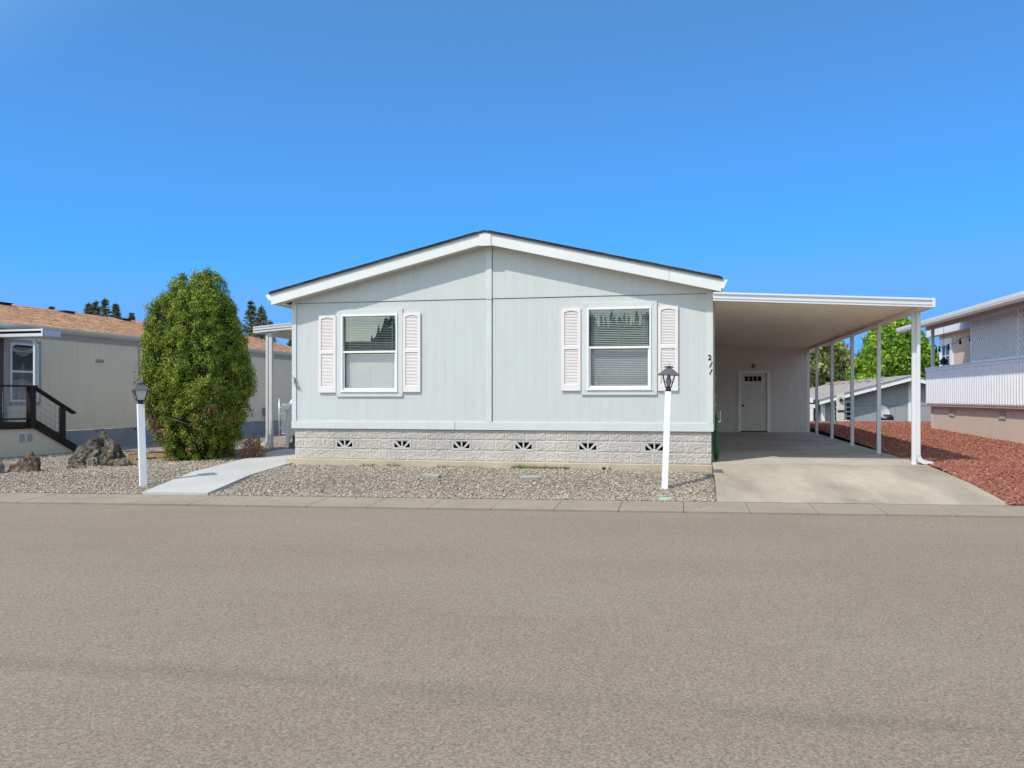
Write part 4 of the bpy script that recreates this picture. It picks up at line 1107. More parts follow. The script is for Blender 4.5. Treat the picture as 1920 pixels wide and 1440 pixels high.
# cedar beside the walkway
ced = empty('cedar_shrub', (-6.95, 18.0, .22), 0, 'tall rounded green cedar shrub with two tops beside the pale walkway', 'shrub')
prof = [(0, .55), (.12, .61), (.45, .76), (.75, .90), (1.1, 1.03), (1.5, 1.13), (2.1, 1.11), (2.6, 1.03), (3.0, .95), (3.3, .86), (3.5, .73), (3.65, .52), (3.8, .3)]
def crad(z, th):
    r = np.interp(z, [p[0] for p in prof], [p[1] for p in prof])
    return r*(.965+.07*np.sin(5*th+.6+z*.35)+.03*np.sin(9*th-z*1.1))
nC = 1650
zz_ = rng.uniform(0.0, 3.62, nC*2); keepc = rng.random(nC*2) < np.interp(zz_, [p[0] for p in prof], [p[1] for p in prof])/1.1
zz_ = zz_[keepc][:nC]; th = rng.uniform(0, 2*np.pi, len(zz_))
def clump_noise(t, z):
    return mnoise.noise(Vector((math.cos(t)*2.3, math.sin(t)*2.3, z*1.5)))*.6+mnoise.noise(Vector((math.cos(t)*6, math.sin(t)*6, z*3.6+9)))*.8
lump = np.array([clump_noise(t, z) for t, z in zip(th, zz_)])
rr = crad(zz_, th)*(.955+.15*lump)+rng.uniform(-.14, .055, len(th))
cxz = np.interp(zz_, [0, 1.6, 3, 4], [0.02, 0.0, -.05, -.06])
C1 = np.stack([cxz+rr*np.cos(th), rr*np.sin(th)*.95, zz_], 1); O1 = np.stack([np.cos(th), np.sin(th), .15+0*th], 1)
lobT = [((-.38, 0, 3.42), (.21, .24, .55)), ((.12, -.02, 3.55), (.27, .33, .56)), ((.34, .05, 3.48), (.25, .28, .58)), ((-.05, 0, 3.25), (.72, .66, .42))]
C2, O2 = crown_pts(lobT, 620, .35)
CC = np.concatenate([C1, C2]); OO = np.concatenate([O1, O2])
CR = rng.uniform(.045, .115, len(CC))
k_ = 20; ci = np.repeat(np.arange(len(CC)), k_)
d_ = rng.normal(size=(len(ci), 3))*.9+OO[ci]*.8+np.array([0, 0, .45]); d_ /= np.linalg.norm(d_, axis=1)[:, None]
P_all = CC[ci]+d_*CR[ci][:, None]*np.array([.85, .85, 1.75])*rng.uniform(.8, 1.08, (len(ci), 1)); N_all = d_
V1, F1 = leaves(P_all, N_all, 6, .040, .0085, .32, .35, 1.0, .38)
np_mesh('foliage', V1, F1, M['cedar'], ced)
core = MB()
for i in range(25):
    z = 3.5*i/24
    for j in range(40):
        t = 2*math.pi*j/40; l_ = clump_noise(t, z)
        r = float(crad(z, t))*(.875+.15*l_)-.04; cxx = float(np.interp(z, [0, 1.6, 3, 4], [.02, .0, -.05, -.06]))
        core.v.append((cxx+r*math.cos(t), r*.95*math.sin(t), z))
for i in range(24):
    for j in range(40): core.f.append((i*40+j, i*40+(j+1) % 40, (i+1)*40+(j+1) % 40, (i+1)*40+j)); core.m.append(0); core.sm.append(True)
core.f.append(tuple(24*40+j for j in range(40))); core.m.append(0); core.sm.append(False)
core.build('shade_core', M['cedar_core'], ced)  # near-black shell, shade of the foliage gaps put into its colour
for k in range(40):
    tw = MB()
    t = random.uniform(-3.0, -.1); z = random.uniform(.2, 3.3); r0 = float(crad(z, t))
    p0 = Vector((math.cos(t)*r0*.80, math.sin(t)*r0*.78, z)); t2 = t+random.uniform(-.25, .25)
    p2 = Vector((math.cos(t2)*r0*1.02, math.sin(t2)*r0*.98, z+random.uniform(-.05, .12))); pm = (p0+p2)/2+Vector((random.uniform(-.05, .05), 0, random.uniform(-.05, .03)))
    tw.tube([p0, pm, p2, p2+Vector((random.uniform(-.15, .15), -.02, .04))], [.012, .010, .007, .003], 5); tw.build('bare_twig', M['twig'], ced)
tw = MB(); tw.tube([(-1.0, -.62, 1.15), (-.92, -.7, 1.45), (-.86, -.76, 1.7), (-.9, -.72, 1.85)], [.035, .04, .03, .02], 7)
tw.build('bare_twig', M['twig'], ced)
Pd = []; 
for (t, z, sp_, k) in ((-2.45, 1.15, .14, 26), (-2.35, .85, .12, 26), (-2.6, .62, .12, 20), (-2.1, .65, .08, 14), (-1.25, .85, .07, 10), (-1.0, 1.15, .1, 12), (-.5, .9, .09, 10), (-1.4, .3, .05, 8)):
    for _ in range(k):
        tt = t+random.gauss(0, sp_); z2 = z+random.gauss(0, sp_*.8); r0 = float(crad(z2, tt))*1.0
        Pd.append((r0*math.cos(tt), r0*math.sin(tt)*.95, z2))
Pd = np.array(Pd); Vd, Fd = leaves(Pd, Pd/np.linalg.norm(Pd, axis=1)[:, None], 9, .07, .014, .5)
np_mesh('dead_sprays', Vd, Fd, M['dead_leaf'], ced)
tr = MB(); tr.tube([(0, 0, -.2), (.02, 0, .5), (-.1, 0, 2.0), (-.1, 0, 3.5)], [.12, .10, .07, .02], 8); tr.tube([(.1, .05, -.1), (.3, .1, 1.2), (.3, .05, 3.3)], [.08, .06, .02], 8); tr.build('trunk', M['trunk'], ced)

bs_ = empty('small_shrub', (-5.72, 17.95, .26), 0, 'small rust brown shrub at the right foot of the tall cedar', 'shrub')
P3, N3 = crown_pts([((0, 0, .22), (.20, .2, .24)), ((.05, -.05, .12), (.22, .2, .16))], 260, .6)
V3, F3 = leaves(P3, N3, 9, .05, .012, .5); np_mesh('foliage', V3, F3, M['dead_leaf'], bs_)
sm_ = MB()
for k in range(9): sm_.tube([(0, 0, -.05), (random.uniform(-.06, .06), random.uniform(-.06, .06), .15), (random.uniform(-.16, .16), random.uniform(-.16, .16), .34)], [.012, .008, .003], 5)
sm_.build('stem', M['twig'], bs_)

# broadleaf trees behind
def broadleaf(loc, lobes, nclump, per, L, W, mat, label, trunk_h, group=None):
    r = empty('broadleaf_tree', loc, 0, label, 'tree', group)
    P, Nn = crown_pts(lobes, nclump, .45); V, F = leaves(P, Nn, per, L, W, .55, .25, .5, .7); np_mesh('crown', V, F, mat, r)
    t = MB(); t.tube([(0, 0, -1), (0, 0, trunk_h*.6), (.1, 0, trunk_h)], [.28, .22, .12], 9)
    for c, rr_ in lobes:
        t.tube([(0, 0, trunk_h*.55), ((c[0])*.5, c[1]*.5, (trunk_h*.6+c[2])/2), c], [.12, .08, .02], 6)
    t.build('trunk', M['trunk'], r); return r
mlob = []
for (cx_, cz_, rx, rz) in ((0, 4.3, 1.9, 1.9), (-1.1, 3.2, 1.3, 1.3), (1.1, 3.3, 1.4, 1.3), (.1, 5.8, 1.15, 1.1), (-.8, 4.9, 1.0, 1.0), (.9, 5.0, 1.1, 1.0), (-1.3, 2.2, 1.1, 1.0), (1.5, 2.2, 1.2, 1.0), (0, 2.3, 1.6, 1.0), (-1.75, 3.4, .65, .6), (1.9, 4.0, .65, .7), (-.2, 6.5, .55, .5), (.7, 6.2, .6, .55), (-.2, 1.2, 1.5, .9)):
    mlob.append(((cx_, random.uniform(-.7, .5), cz_), (rx, rx*.9, rz)))
broadleaf((24.3, 52, -.1), mlob, 5200, 9, .22, .075, M['maple'], 'bright green maple rising behind the grey gabled home', 2.0)
dl = []
for (cx_, cz_, rx, rz) in ((0, 3.6, 2.0, 2.0), (-1.9, 3.0, 1.6, 1.8), (1.6, 3.0, 1.4, 1.5), (-.8, 5.2, 1.5, 1.2), (.6, 5.0, 1.2, 1.1), (2.2, 2.2, 1.0, 1.0), (-3.2, 2.6, 1.3, 1.6), (0, 1.6, 2.5, 1.2), (1.3, 4.3, .8, .8), (-2.2, 4.8, 1.3, 1.1), (-3.6, 4.0, 1.0, 1.2)):
    dl.append(((cx_, random.uniform(-.9, .4), cz_), (rx, rx*.9, rz)))
broadleaf((26.2, 68, .2), dl, 2900, 10, .26, .10, M['dull_leaf'], 'dull olive green tree seen between the carport posts', 2.0)

def conifer(loc, h, w_, label, group=None, bare=0.0, sparse=1.0):
    r = empty('conifer_tree', loc, 0, label, 'tree', group)
    V = []; F = []; n = int(330*sparse*max(1, h/9))
    sk = random.uniform(0, 6)
    for i in range(n):
        f = random.random()**.8; z = h*(bare+(1-bare)*f); rad = (w_*(1-f)**.8+.04)*random.uniform(.5, 1.12)*(1+.18*math.sin(f*9+sk))
        a = random.uniform(0, 6.283); dirv = Vector((math.cos(a), math.sin(a), 0)); side_ = Vector((-dirv.y, dirv.x, 0))
        dr = random.uniform(.05, .35); K = max(3, int(rad/.2))
        for k in range(K):
            g_ = (k+.7)/K; c = dirv*rad*g_+Vector((0, 0, z-rad*dr*g_+.30*rad*g_*g_))
            for s_ in (-1, 1, 0):
                l_ = random.uniform(.16, .42)*h/12; e = c+(side_*s_*random.uniform(.5, 1.1)+dirv*.7).normalized()*l_+Vector((0, 0, random.uniform(-.35, .3)*l_))
                wv = Vector((0, 0, .07*h/12)) if s_ else side_*.07*h/12
                b_ = len(V); V.extend([tuple(c-wv), tuple(e), tuple(c+wv*.7)]); F.append((b_, b_+1, b_+2))
    for k in range(14):
        a = random.uniform(0, 6.28); b_ = len(V); z = h*random.uniform(.93, 1.0)
        V.extend([(0, 0, z), (.12*math.cos(a)*w_/2, .12*math.sin(a)*w_/2, z-.1), (0, 0, min(h*1.03, z+.5))]); F.append((b_, b_+1, b_+2))
    np_mesh('crown', V, F, M['conifer'], r)
    t = MB(); t.tube([(0, 0, -1), (0, 0, h*.5), (0, 0, h*.99)], [w_*.11, w_*.07, .02], 7); t.build('trunk', M['trunk'], r)
def pxw(x, Y): return (x-960)/FPX*Y
def ztop(y, Y): return CAMZ+(746-y)*Y/FPX
CG = 'conifers above the brown roof'
for (x, y, Y, wd, lb) in ((97, 575, 150, 2.2, 'tiny lone conifer tip above the brown roof at far left'), (167, 570, 112, 3.4, 'left conifer of the dark cluster above the brown roof'), (180, 566, 116, 3.6, 'second conifer from the left in the cluster above the brown roof'),
                          (197, 562, 110, 3.2, 'tallest conifer of the cluster above the brown roof'), (217, 571, 114, 3.2, 'right conifer of the cluster above the brown roof'), (247, 587, 118, 2.7, 'small spiky conifer between the roof cluster and the cedar'),
                          (471, 566, 84, 2.3, 'slim dark conifer just right of the cedar'), (490, 576, 80, 3.2, 'broad conifer rising above the white patio cover'), (507, 604, 78, 2.6, 'low conifer behind the patio cover post'), (547, 632, 82, 2.4, 'conifer tip hidden behind the corner of the pale blue grey home')):
    conifer((pxw(x, Y), Y, -1), ztop(y, Y)+1, wd, lb, CG, .15, 1.0)
conifer((pxw(1610, 92), 92, -1), ztop(690, 92)+1, 2.2, 'small dark conifer between the olive tree and the bright green maple', None, .1)

# ------------------------------------------------------------------ left neighbouring home
LH = empty('neighbour_house', (-12.31, 22.6, 0), -R_(14.5), 'tan manufactured home with brown shingle roof and taupe window trim', 'house')
LW = (-1.92, -1.03, 1.50, 3.02); LW2 = (2.88, 3.6, 1.95, 3.15)
mb = MB()
def lq(v0, v1, z0, z1, u=0): mb.add([(u, v0, z0), (u, v1, z0), (u, v1, z1), (u, v0, z1)], [(0, 1, 2, 3)])
lq(-5, LW[0], .70, 3.4); lq(LW[0], LW[1], .70, LW[2]); lq(LW[0], LW[1], LW[3], 3.4); lq(LW[1], LW2[0], .70, 3.4)
lq(LW2[0], LW2[1], .70, LW2[2]); lq(LW2[0], LW2[1], LW2[3], 3.4); lq(LW2[1], 15, .70, 3.4)
for v in (-5, 15): mb.add([(0, v, .7), (-8.2, v, .7), (-8.2, v, 3.4), (-4.1, v, 4.4), (0, v, 3.4)], [(0, 1, 2, 3, 4)])
mb.add([(-8.2, -5, .7), (-8.2, 15, .7), (-8.2, 15, 3.4), (-8.2, -5, 3.4)], [(0, 1, 2, 3)]); mb.build('wall', M['tan_siding'], LH)
mb = MB(); mb.box(-.02, .025, -5.02, 15.02, 3.19, 3.40); mb.build('soffit_shade_band', M['tan_dark'], LH)  # frieze band with the soffit shade put into its taupe
mb = MB()
mb.prism([(.14, 3.42), (.14, 3.48), (-4.1, 4.54), (-8.34, 3.48), (-8.34, 3.42), (-4.1, 4.47)], -5.3, 15.2)
rf = mb.build('roof', M['roof_tan'], LH)
# shingle pattern must lie on the slope: tabs laid as thin real courses
mb = MB()
for k in range(30):
    a = k/30; b_ = (k+1)/30; x0 = .15-4.25*a; x1 = .15-4.25*b_; z0 = 3.484+1.06*a; z1 = 3.484+1.06*b_; v = -5.3
    vv = -5.3+random.uniform(-.3, 0)
    while vv < 15.15:
        wv = random.choice((.18, .25, .33)); e = random.choice((.004, .008, .012)); g0 = max(-5.3, vv); g1 = min(15.2, vv+wv)
        if g1 > g0: mb.add([(x0, g0, z0+e), (x0, g1, z0+e), (x1, g1, z1+e*.3), (x1, g0, z1+e*.3), (x0, g0, z0-.003), (x0, g1, z0-.003)], [(0, 1, 2, 3), (4, 5, 1, 0)])
        vv += wv
mb.build('shingle_course', island('brown_shingle_tabs', [(.40, .22, .14), (.50, .29, .19), (.44, .245, .155), (.54, .33, .23), (.46, .26, .165)], .95, .1, 0, 25), LH)
mb = MB(); mb.prism([(.02, 3.40), (.13, 3.40), (.16, 3.44), (.17, 3.49), (.02, 3.49)], -5.3, 15.2); mb.build('gutter', M['cream_gutter'], LH)
mb = MB(); mb.box(.0, .05, -5, 15, 3.36, 3.40); mb.build('soffit', M['cream_gutter'], LH)
for k, v in enumerate((1.45, 3.98, 6.7)):
    mb = MB(); mb.prism([(v-.2, 4.40), (v+.22, 4.40), (v+.22, 4.50), (v-.2, 4.50)], -4.0, -3.65, 'x'); mb.box(-4.03, -3.6, v-.24, v+.26, 4.50, 4.515)
    mb.build('roof_vent', M['black_metal'], LH, .01)
def side_window(W, root, curtain=True):
    v0, v1, z0, z1 = W; mb = MB(); t = .085
    mb.box(-.005, .022, v0-t, v1+t, z0-t, z0); mb.box(-.005, .022, v0-t, v1+t, z1, z1+t); mb.box(-.005, .022, v0-t, v0, z0, z1); mb.box(-.005, .022, v1, v1+t, z0, z1)
    wn = mb.build('window', M['tan_dark'], root)
    mb = MB(); t = .055; zm = (z0+z1)/2+.02
    mb.box(-.03, .035, v0, v1, z0, z0+t); mb.box(-.03, .035, v0, v1, z1-t, z1); mb.box(-.03, .035, v0, v0+t, z0+t, z1-t); mb.box(-.03, .035, v1-t, v1, z0+t, z1-t); mb.box(-.02, .03, v0+t, v1-t, zm-.025, zm+.025)
    mb.prism([(v0+t, z1-t), (v0+t, z1-t-.10), (v0+t+.03, z1-t-.04), (v0+t+.09, z1-t-.01), (v0+t+.15, z1-t)], -.02, .03, 'x')
    mb.build('window_frame', M['vinyl'], wn)
    mb = MB(); mb.add([(0, v0+t, z0+t), (0, v1-t, z0+t), (0, v1-t, z1-t), (0, v0+t, z1-t)], [(0, 1, 2, 3)]); mb.build('glass', M['glass_mid'], wn)
    mb = MB(); mb.add([(-.6, v0-.2, z0-.2), (-.6, v1+.2, z0-.2), (-.6, v1+.2, z1+.2), (-.6, v0-.2, z1+.2), (-.06, v0-.2, z0-.2), (-.06, v1+.2, z0-.2), (-.06, v1+.2, z1+.2), (-.06, v0-.2, z1+.2)], [(0, 1, 2, 3), (4, 0, 3, 7), (1, 5, 6, 2), (3, 2, 6, 7), (0, 4, 5, 1)])
    mb.build('room', plain('blue_dim_room', (.10, .13, .16), .9, .2, 2), wn)
    if curtain:
        mb = MB(); n = 60; vs = []; fs = []
        for i in range(n+1):
            f = i/n; v = v0+t+(v1-v0-2*t)*f; x = -.08+.022*math.sin(f*38); top = z0+t+.42+.10*math.sin(math.pi*f)
            vs += [(x, v, z0+t), (x-.01, v, top)]
        for i in range(n): fs.append((2*i, 2*i+2, 2*i+3, 2*i+1))
        mb.add(vs, fs, 0, True); mb.tube([(-.07, v0+t, z0+t+.43), (-.06, (v0+v1)/2, z0+t+.54), (-.07, v1-t, z0+t+.43)], .012, 6)
        mb.build('curtain', M['curtain'], wn)
        mb = MB(); vs = []; fs = []   # swag valance
        for i in range(21):
            f = i/20; v = v0+t+(v1-v0-2*t)*f; sg = .20*math.sin(math.pi*f)
            vs += [(-.07, v, z1-t-.02-sg*.6), (-.05, v, z1-t-.09-sg)]
        for i in range(20): fs.append((2*i, 2*i+2, 2*i+3, 2*i+1))
        mb.add(vs, fs, 0, True); mb.build('valance', plain('pale_green_valance', (.40, .46, .42), .9), wn)
side_window(LW, LH); side_window(LW2, LH, False)
mb = MB(); mb.box(-.01, .03, -3.3, -2.12, .95, 3.15); mb.build('door', plain('brown_panel', (.10, .075, .06), .6, .1), LH)  # flat brown panel on the wall near the awning
mb = MB(); mb.box(-.005, .04, -2.12, -2.02, .9, 3.2); mb.build('door_frame', M['tan_dark'], LH)
mb = MB(); mb.box(0, .02, 1.03, 1.33, 2.63, 2.72)
for k in range(4): mb.box(.02, .026, 1.04, 1.32, 2.637+k*.021, 2.647+k*.021)
mb.build('wall_vent', M['tan_dark'], LH)
zc = [.09, .29, .49, .69]
block_wall('block_skirting', -4.9, 14.9, [.09, .29, .49, .70], -.03, M['grey_block'], None, LH, (), .4, .05, .006, 'v')
for v in (-.2, 1.22, 2.55, 3.9, 9.3):
    mb = MB(); z0, z1 = .60, .68; x0 = -.03; mb.box(-.06, -.026, v-.19, v+.19, z0-.03, z1+.01); vb = mb.build('vent_block', M['grey_block'], LH)
    mb = MB()
    for s_ in (-1, 1):
        mb.prism([(v+s_*.02, z0+.025), (v+s_*.02, z1), (v+s_*.11, z1)], -.0262, -.023, 'x'); mb.prism([(v+s_*.07, z0), (v+s_*.165, z0), (v+s_*.165, z1-.01)], -.0262, -.023, 'x')
    mb.build('vent_shade', M['dark'], vb)  # black triangles painted as the shade in the vent openings
mb = MB(); mb.box(.0, .16, 9.85, 10.15, .93, 1.2); eb = mb.build('meter_box', plain('grey_blue_box', (.20, .22, .27), .5), LH, .01)
mb = MB(); mb.tube([(.08, 10.0, .93), (.08, 10.0, .8), (.06, 10.25, .62), (.06, 10.3, .2)], .03, 8); mb.build('conduit', M['black_metal'], eb)

aw = empty('awning', (-12.31, 22.6, 0), -R_(14.5), 'narrow white awning with a dark slot in its edge over the neighbouring deck', 'awning')
mb = MB(); mb.box(-1.2, 1.60, -2.5, -2.47, 3.235, 3.262); mb.box(-1.2, 1.60, -2.5, -2.47, 3.10, 3.175); mb.box(-1.2, 1.60, -2.47, -1.95, 3.262, 3.28); mb.box(-1.2, 1.6, -2.40, -1.98, 3.10, 3.115); mb.box(1.56, 1.60, -2.51, -1.95, 3.095, 3.285); mb.build('fascia', M['metal_white'], aw)
mb = MB(); mb.box(-1.2, 1.56, -2.44, -2.42, 3.115, 3.26); mb.build('slot', M['dark'], aw)  # black strip painted as the shade in the awning recess
mb = MB(); mb.box(1.17, 1.225, -2.36, -2.30, 1.91, 3.10); mb.build('post', M['metal_white'], aw)

dk = empty('deck', (-12.31, 22.6, 0), -R_(14.5), 'dark brown timber deck and stair with wire mesh railing beside the tan home', 'deck')
U = 1.1
mb = MB(); mb.box(U-.05, U+.02, -6, -2.15, .86, 1.0); mb.box(.06, U-.05, -6, -2.15, .955, 1.0); mb.bar((U-.01, -2.2, .92), (U-.01, -.93, .28), .06, .17); mb.build('rim_board', M['brown_wood'], dk)
mb = MB(); mb.box(U-.06, U+.08, -2.44, -2.28, .86, 1.88); mb.build('railing_post', M['brown_wood'], dk, .006)
mb = MB(); mb.box(U-.06, U+.05, -1.43, -1.30, .46, 1.36); mb.build('railing_post', M['brown_wood'], dk, .006)
mb = MB(); mb.box(U-.07, U+.07, -6, -2.2, 1.865, 1.91); mb.bar((U, -2.3, 1.88), (U, -.98, 1.20), .14, .055); mb.build('handrail', M['brown_wood'], dk, .006)
mb = MB(); mb.box(U-.02, U+.03, -6, -2.44, 1.07, 1.11); mb.bar((U, -2.3, 1.08), (U, -1.38, .60), .05, .05); mb.build('lower_rail', M['brown_wood'], dk)
mb = MB()
for k in range(22):
    v = -2.55-k*.155; mb.box(U-.003, U+.003, v, v+.006, 1.11, 1.87)
for z in (1.27, 1.42, 1.57, 1.72): mb.box(U-.003, U+.003, -6, -2.44, z, z+.006)
for k in range(6):
    v = -2.2+k*.15; zb2 = 1.06-(v+2.3)*.52; mb.box(U-.003, U+.003, v, v+.006, zb2, zb2+.78)
for k in range(5):
    d = .13+k*.155; mb.bar((U, -2.28, 1.06+d), (U, -1.4, .60+d), .006, .006)
mb.build('wire_mesh', M['wire'], dk)
mb = MB()
for k in range(4): mb.box(.08, U-.06, -2.15+k*.29, -1.86+k*.29, .80-k*.18, .84-k*.18)
mb.build('tread', M['brown_wood'], dk)
mb = MB(); mb.prism([(-6, .17), (-1.0, .17), (-.98, .22), (-2.15, .84), (-6, .86)], U-.045, U-.03, 'x'); sk = mb.build('skirt_panel', M['tan_skirt'], dk)
mb = MB()
for a in (-2.69, -2.47): mb.box(U-.03, U-.018, a, a+.19, .52, .74)
vn = mb.build('skirt_vent', M['vinyl'], dk)
mb = MB()
for a in (-2.675, -2.455):
    for k in range(7): mb.box(U-.018, U-.014, a, a+.16, .535+k*.027, .552+k*.027)
mb.build('louvre', M['vent_grey'], vn)

# ------------------------------------------------------------------ right neighbouring home with porch
RH = empty('neighbour_house', (13.17, 25.8, 0), -R_(10.3), 'beige manufactured home with raised white panelled porch and lattice screen', 'house')
mb = MB()
RD = (2.40, 3.45, 1.40, 3.56)     # door v0 v1 z0 z1 on wall u=1.5
mb.add([(1.5, -14, .4), (1.5, 3.74, .4), (1.5, 3.74, 3.86), (1.5, -14, 3.86)], [(0, 1, 2, 3)])
mb.add([(1.5, 3.74, .4), (9.5, 3.74, .4), (9.5, 3.74, 3.86), (5.5, 3.74, 4.9), (1.5, 3.74, 3.86)], [(0, 1, 2, 3, 4)])
mb.build('wall', M['beige_wall'], RH)
mb = MB(); mb.prism([(1.2, 3.86), (1.2, 4.05), (5.5, 5.1), (9.8, 4.05), (9.8, 3.86), (5.5, 4.92)], -14, 4.1); mb.build('roof', M['roof_grey'], RH)
mb = MB(); mb.box(1.18, 1.24, -14, 4.1, 3.80, 4.05); mb.box(1.24, 1.5, -14, 4.1, 3.80, 3.82); mb.build('fascia', M['vinyl'], RH)
mb = MB(); mb.prism([(-.66, 3.80), (-.66, 3.86), (1.3, 4.30), (1.3, 4.22)], -14, .55)
mb.build('porch_roof', M['metal_white'], RH)
mb = MB(); mb.prism([(-.78, 3.86), (-.76, 3.74), (-.70, 3.70), (-.62, 3.70), (-.62, 3.87), (-.66, 3.87), (-.67, 3.85), (-.76, 3.87)], -14, .60); mb.box(-.775, -.755, -14, .60, 3.79, 3.805)
mb.build('gutter', M['vinyl'], RH)
mb = MB(); mb.prism([(-.62, 3.77), (1.2, 4.18), (1.2, 4.19), (-.62, 3.785)], -14, .55)
for k in range(48): mb.prism([(-.62, 3.76), (1.2, 4.17), (1.2, 4.18), (-.62, 3.77)], -14+k*.3, -13.98+k*.3)
mb.build('porch_soffit', plain('grey_porch_soffit', (.42, .40, .38), .7), RH)
mb = MB(); mb.box(.0, .09, -14, .25, 3.745, 3.90); mb.build('porch_beam', M['lattice'], RH)
for v in (-.33, -3.62, -6.6, -9.9):
    mb = MB(); mb.box(.0, .08, v-.04, v+.04, 1.4, 3.76); mb.build('porch_post', M['lattice'], RH)
mb = MB(); mb.box(-.0, 1.5, -14, .1, 1.34, 1.42); mb.build('porch_floor', plain('porch_floor', (.4, .38, .35), .8), RH)
# ribbed panel
mb = MB(); pv = [(0, 0.0), (.085, 0.0), (.10, -.03), (.135, -.03), (.15, 0)]
v = .1; per = .165
while v > -13:
    a = v-per
    pts = [(a, .0), (a+.022, -.035), (a+.12, -.035), (a+.142, 0.0), (v, 0.0)]
    for (p0, p1) in zip(pts[:-1], pts[1:]):
        mb.add([(p0[1], p0[0], 1.44), (p1[1], p1[0], 1.44), (p1[1], p1[0], 2.44), (p0[1], p0[0], 2.44)], [(0, 3, 2, 1)])
        mb.add([(p0[1], p0[0], 1.44), (p1[1], p1[0], 1.44), (p1[1]+.02, p1[0], 1.40), (p0[1]+.02, p0[0], 1.40)], [(0, 1, 2, 3)])
        mb.add([(p0[1]+.02, p0[0], 1.40), (p1[1]+.02, p1[0], 1.40), (.10, p1[0], 1.40), (.10, p0[0], 1.40)], [(0, 1, 2, 3)])
    v -= per
mb.box(.03, .05, -13, .1, 1.40, 2.44); mb.box(-.03, 1.4, .1, .115, 1.40, 2.44)
mb.build('ribbed_panel', M['panel_white'], RH)
mb = MB(); mb.box(-.045, .09, -13, .125, 2.44, 2.52); mb.box(-.065, .11, -13, .14, 2.52, 2.555); mb.build('panel_cap', M['panel_white'], RH, .004)
mb = MB(); S_ = .145; W_ = .092
def latt(va, vb, z0, z1):
    n = int((vb-va+z1-z0)/S_)+2
    for sg in (1, -1):
        for k in range(n):
            a0 = (va+k*S_-(z1-z0)) if sg == 1 else (va+k*S_)
            ta, tb = 0., 1.; dx = sg*(z1-z0)
            if sg == 1: ta = max(0, (va-a0)/dx); tb = min(1, (vb-a0)/dx)
            else: ta = max(0, (vb-a0)/dx); tb = min(1, (va-a0)/dx)
            if tb-ta < .03: continue
            x = .03 if sg == 1 else .045
            mb.bar((x, a0+dx*ta, z0+(z1-z0)*ta), (x, a0+dx*tb, z0+(z1-z0)*tb), W_*.62, .008, 0, (1, 0, 0))
latt(-6.52, -3.66, 2.56, 3.75); latt(-9.85, -6.65, 2.56, 3.75)
mb.box(.02, .07, -9.9, -3.58, 2.555, 2.60); mb.box(.02, .07, -9.9, -3.58, 3.70, 3.76); mb.build('lattice', M['lattice'], RH)
mb = MB(); mb.box(1.44, 1.5, RD[0]-.1, RD[0], 1.4, RD[3]+.1); mb.box(1.44, 1.5, RD[1], RD[1]+.1, 1.4, RD[3]+.1); mb.box(1.44, 1.5, RD[0], RD[1], RD[3], RD[3]+.1); mb.build('door_frame', M['vinyl'], RH)
mb = MB(); mb.box(1.46, 1.49, RD[0], RD[1], 1.4, RD[3]); rd = mb.build('door', M['vinyl'], RH)
mb = MB(); mb.box(1.45, 1.462, RD[0]+.18, RD[1]-.18, 1.6, RD[3]-.12); mb.build('door_pane', plain('dark_door_glass', (.03, .04, .05), .08, .1, spec=.8), rd)
mb = MB(); mb.box(1.445, 1.452, RD[0]+.5, RD[0]+.54, 1.6, RD[3]-.12); mb.box(1.445, 1.452, RD[0]+.18, RD[1]-.18, 3.05, 3.08); mb.build('muntin', M['vinyl'], rd)
mb = MB(); mb.add([(.12, -14, .2), (.12, .05, .2), (.12, .05, 1.4), (.12, -14, 1.4)], [(0, 1, 2, 3)]); mb.add([(.12, .05, .2), (1.5, .05, .2), (1.5, .05, 1.4), (.12, .05, 1.4)], [(0, 1, 2, 3)]); mb.build('skirting', M['skirt_beige'], RH)
mb = MB(); mb.box(.105, .13, -.02, .07, .3, 1.38); mb.build('skirting_trim', M['beige_wall'], RH)
for v in (-1.8, -5.4, -9.2):
    mb = MB(); mb.box(.10, .12, v-.21, v+.21, 1.05, 1.25); vb = mb.build('skirt_vent', M['vent_grey'], RH, .004)
    mb = MB()
    for k in range(5): mb.box(.094, .10, v-.19+k*.078, v-.145+k*.078, 1.07, 1.23)
    mb.build('louvre', plain('vent_slat', (.42, .43, .38), .5), vb)

sg_ = empty('string_lights', (13.17, 25.8, 0), -R_(10.3), 'string of dark bulbs hanging under the neighbouring porch roof', 'string lights')
mb = MB(); kn = [(-3.5, 3.62), (-2.7, 3.36), (-1.92, 3.34), (-1.5, 3.22), (-.93, 3.24), (-.5, 3.12), (-.1, 3.22), (.2, 3.2), (.5, 3.45)]
mb.tube([(.3, a, b_) for a, b_ in kn], .008, 5); mb.build('cable', M['black_metal'], sg_)
for a, b_ in ((-2.7, 3.36), (-1.92, 3.34), (-.93, 3.24), (-.1, 3.22), (.2, 3.2)):
    mb = MB(); mb.lathe([(.018, b_), (.018, b_-.06), (.035, b_-.09), (.04, b_-.13), (.02, b_-.17), (.004, b_-.18)], 8, (.3, a)); mb.build('bulb', M['black_metal'], sg_)
wc = empty('wind_chime', (13.17, 25.8, 0), -R_(10.3), 'black pagoda topped wind chime hanging before the neighbouring porch door', 'wind chime')
mb = MB(); mb.lathe([(.20, 2.68), (.14, 2.71), (.09, 2.73), (.14, 2.77), (.11, 2.83), (.04, 2.89), (.01, 2.94)], 10, (.7, .75)); mb.tube([(.7, .75, 2.95), (.7, .75, 3.9)], .006, 5); mb.build('canopy', M['black_metal'], wc)
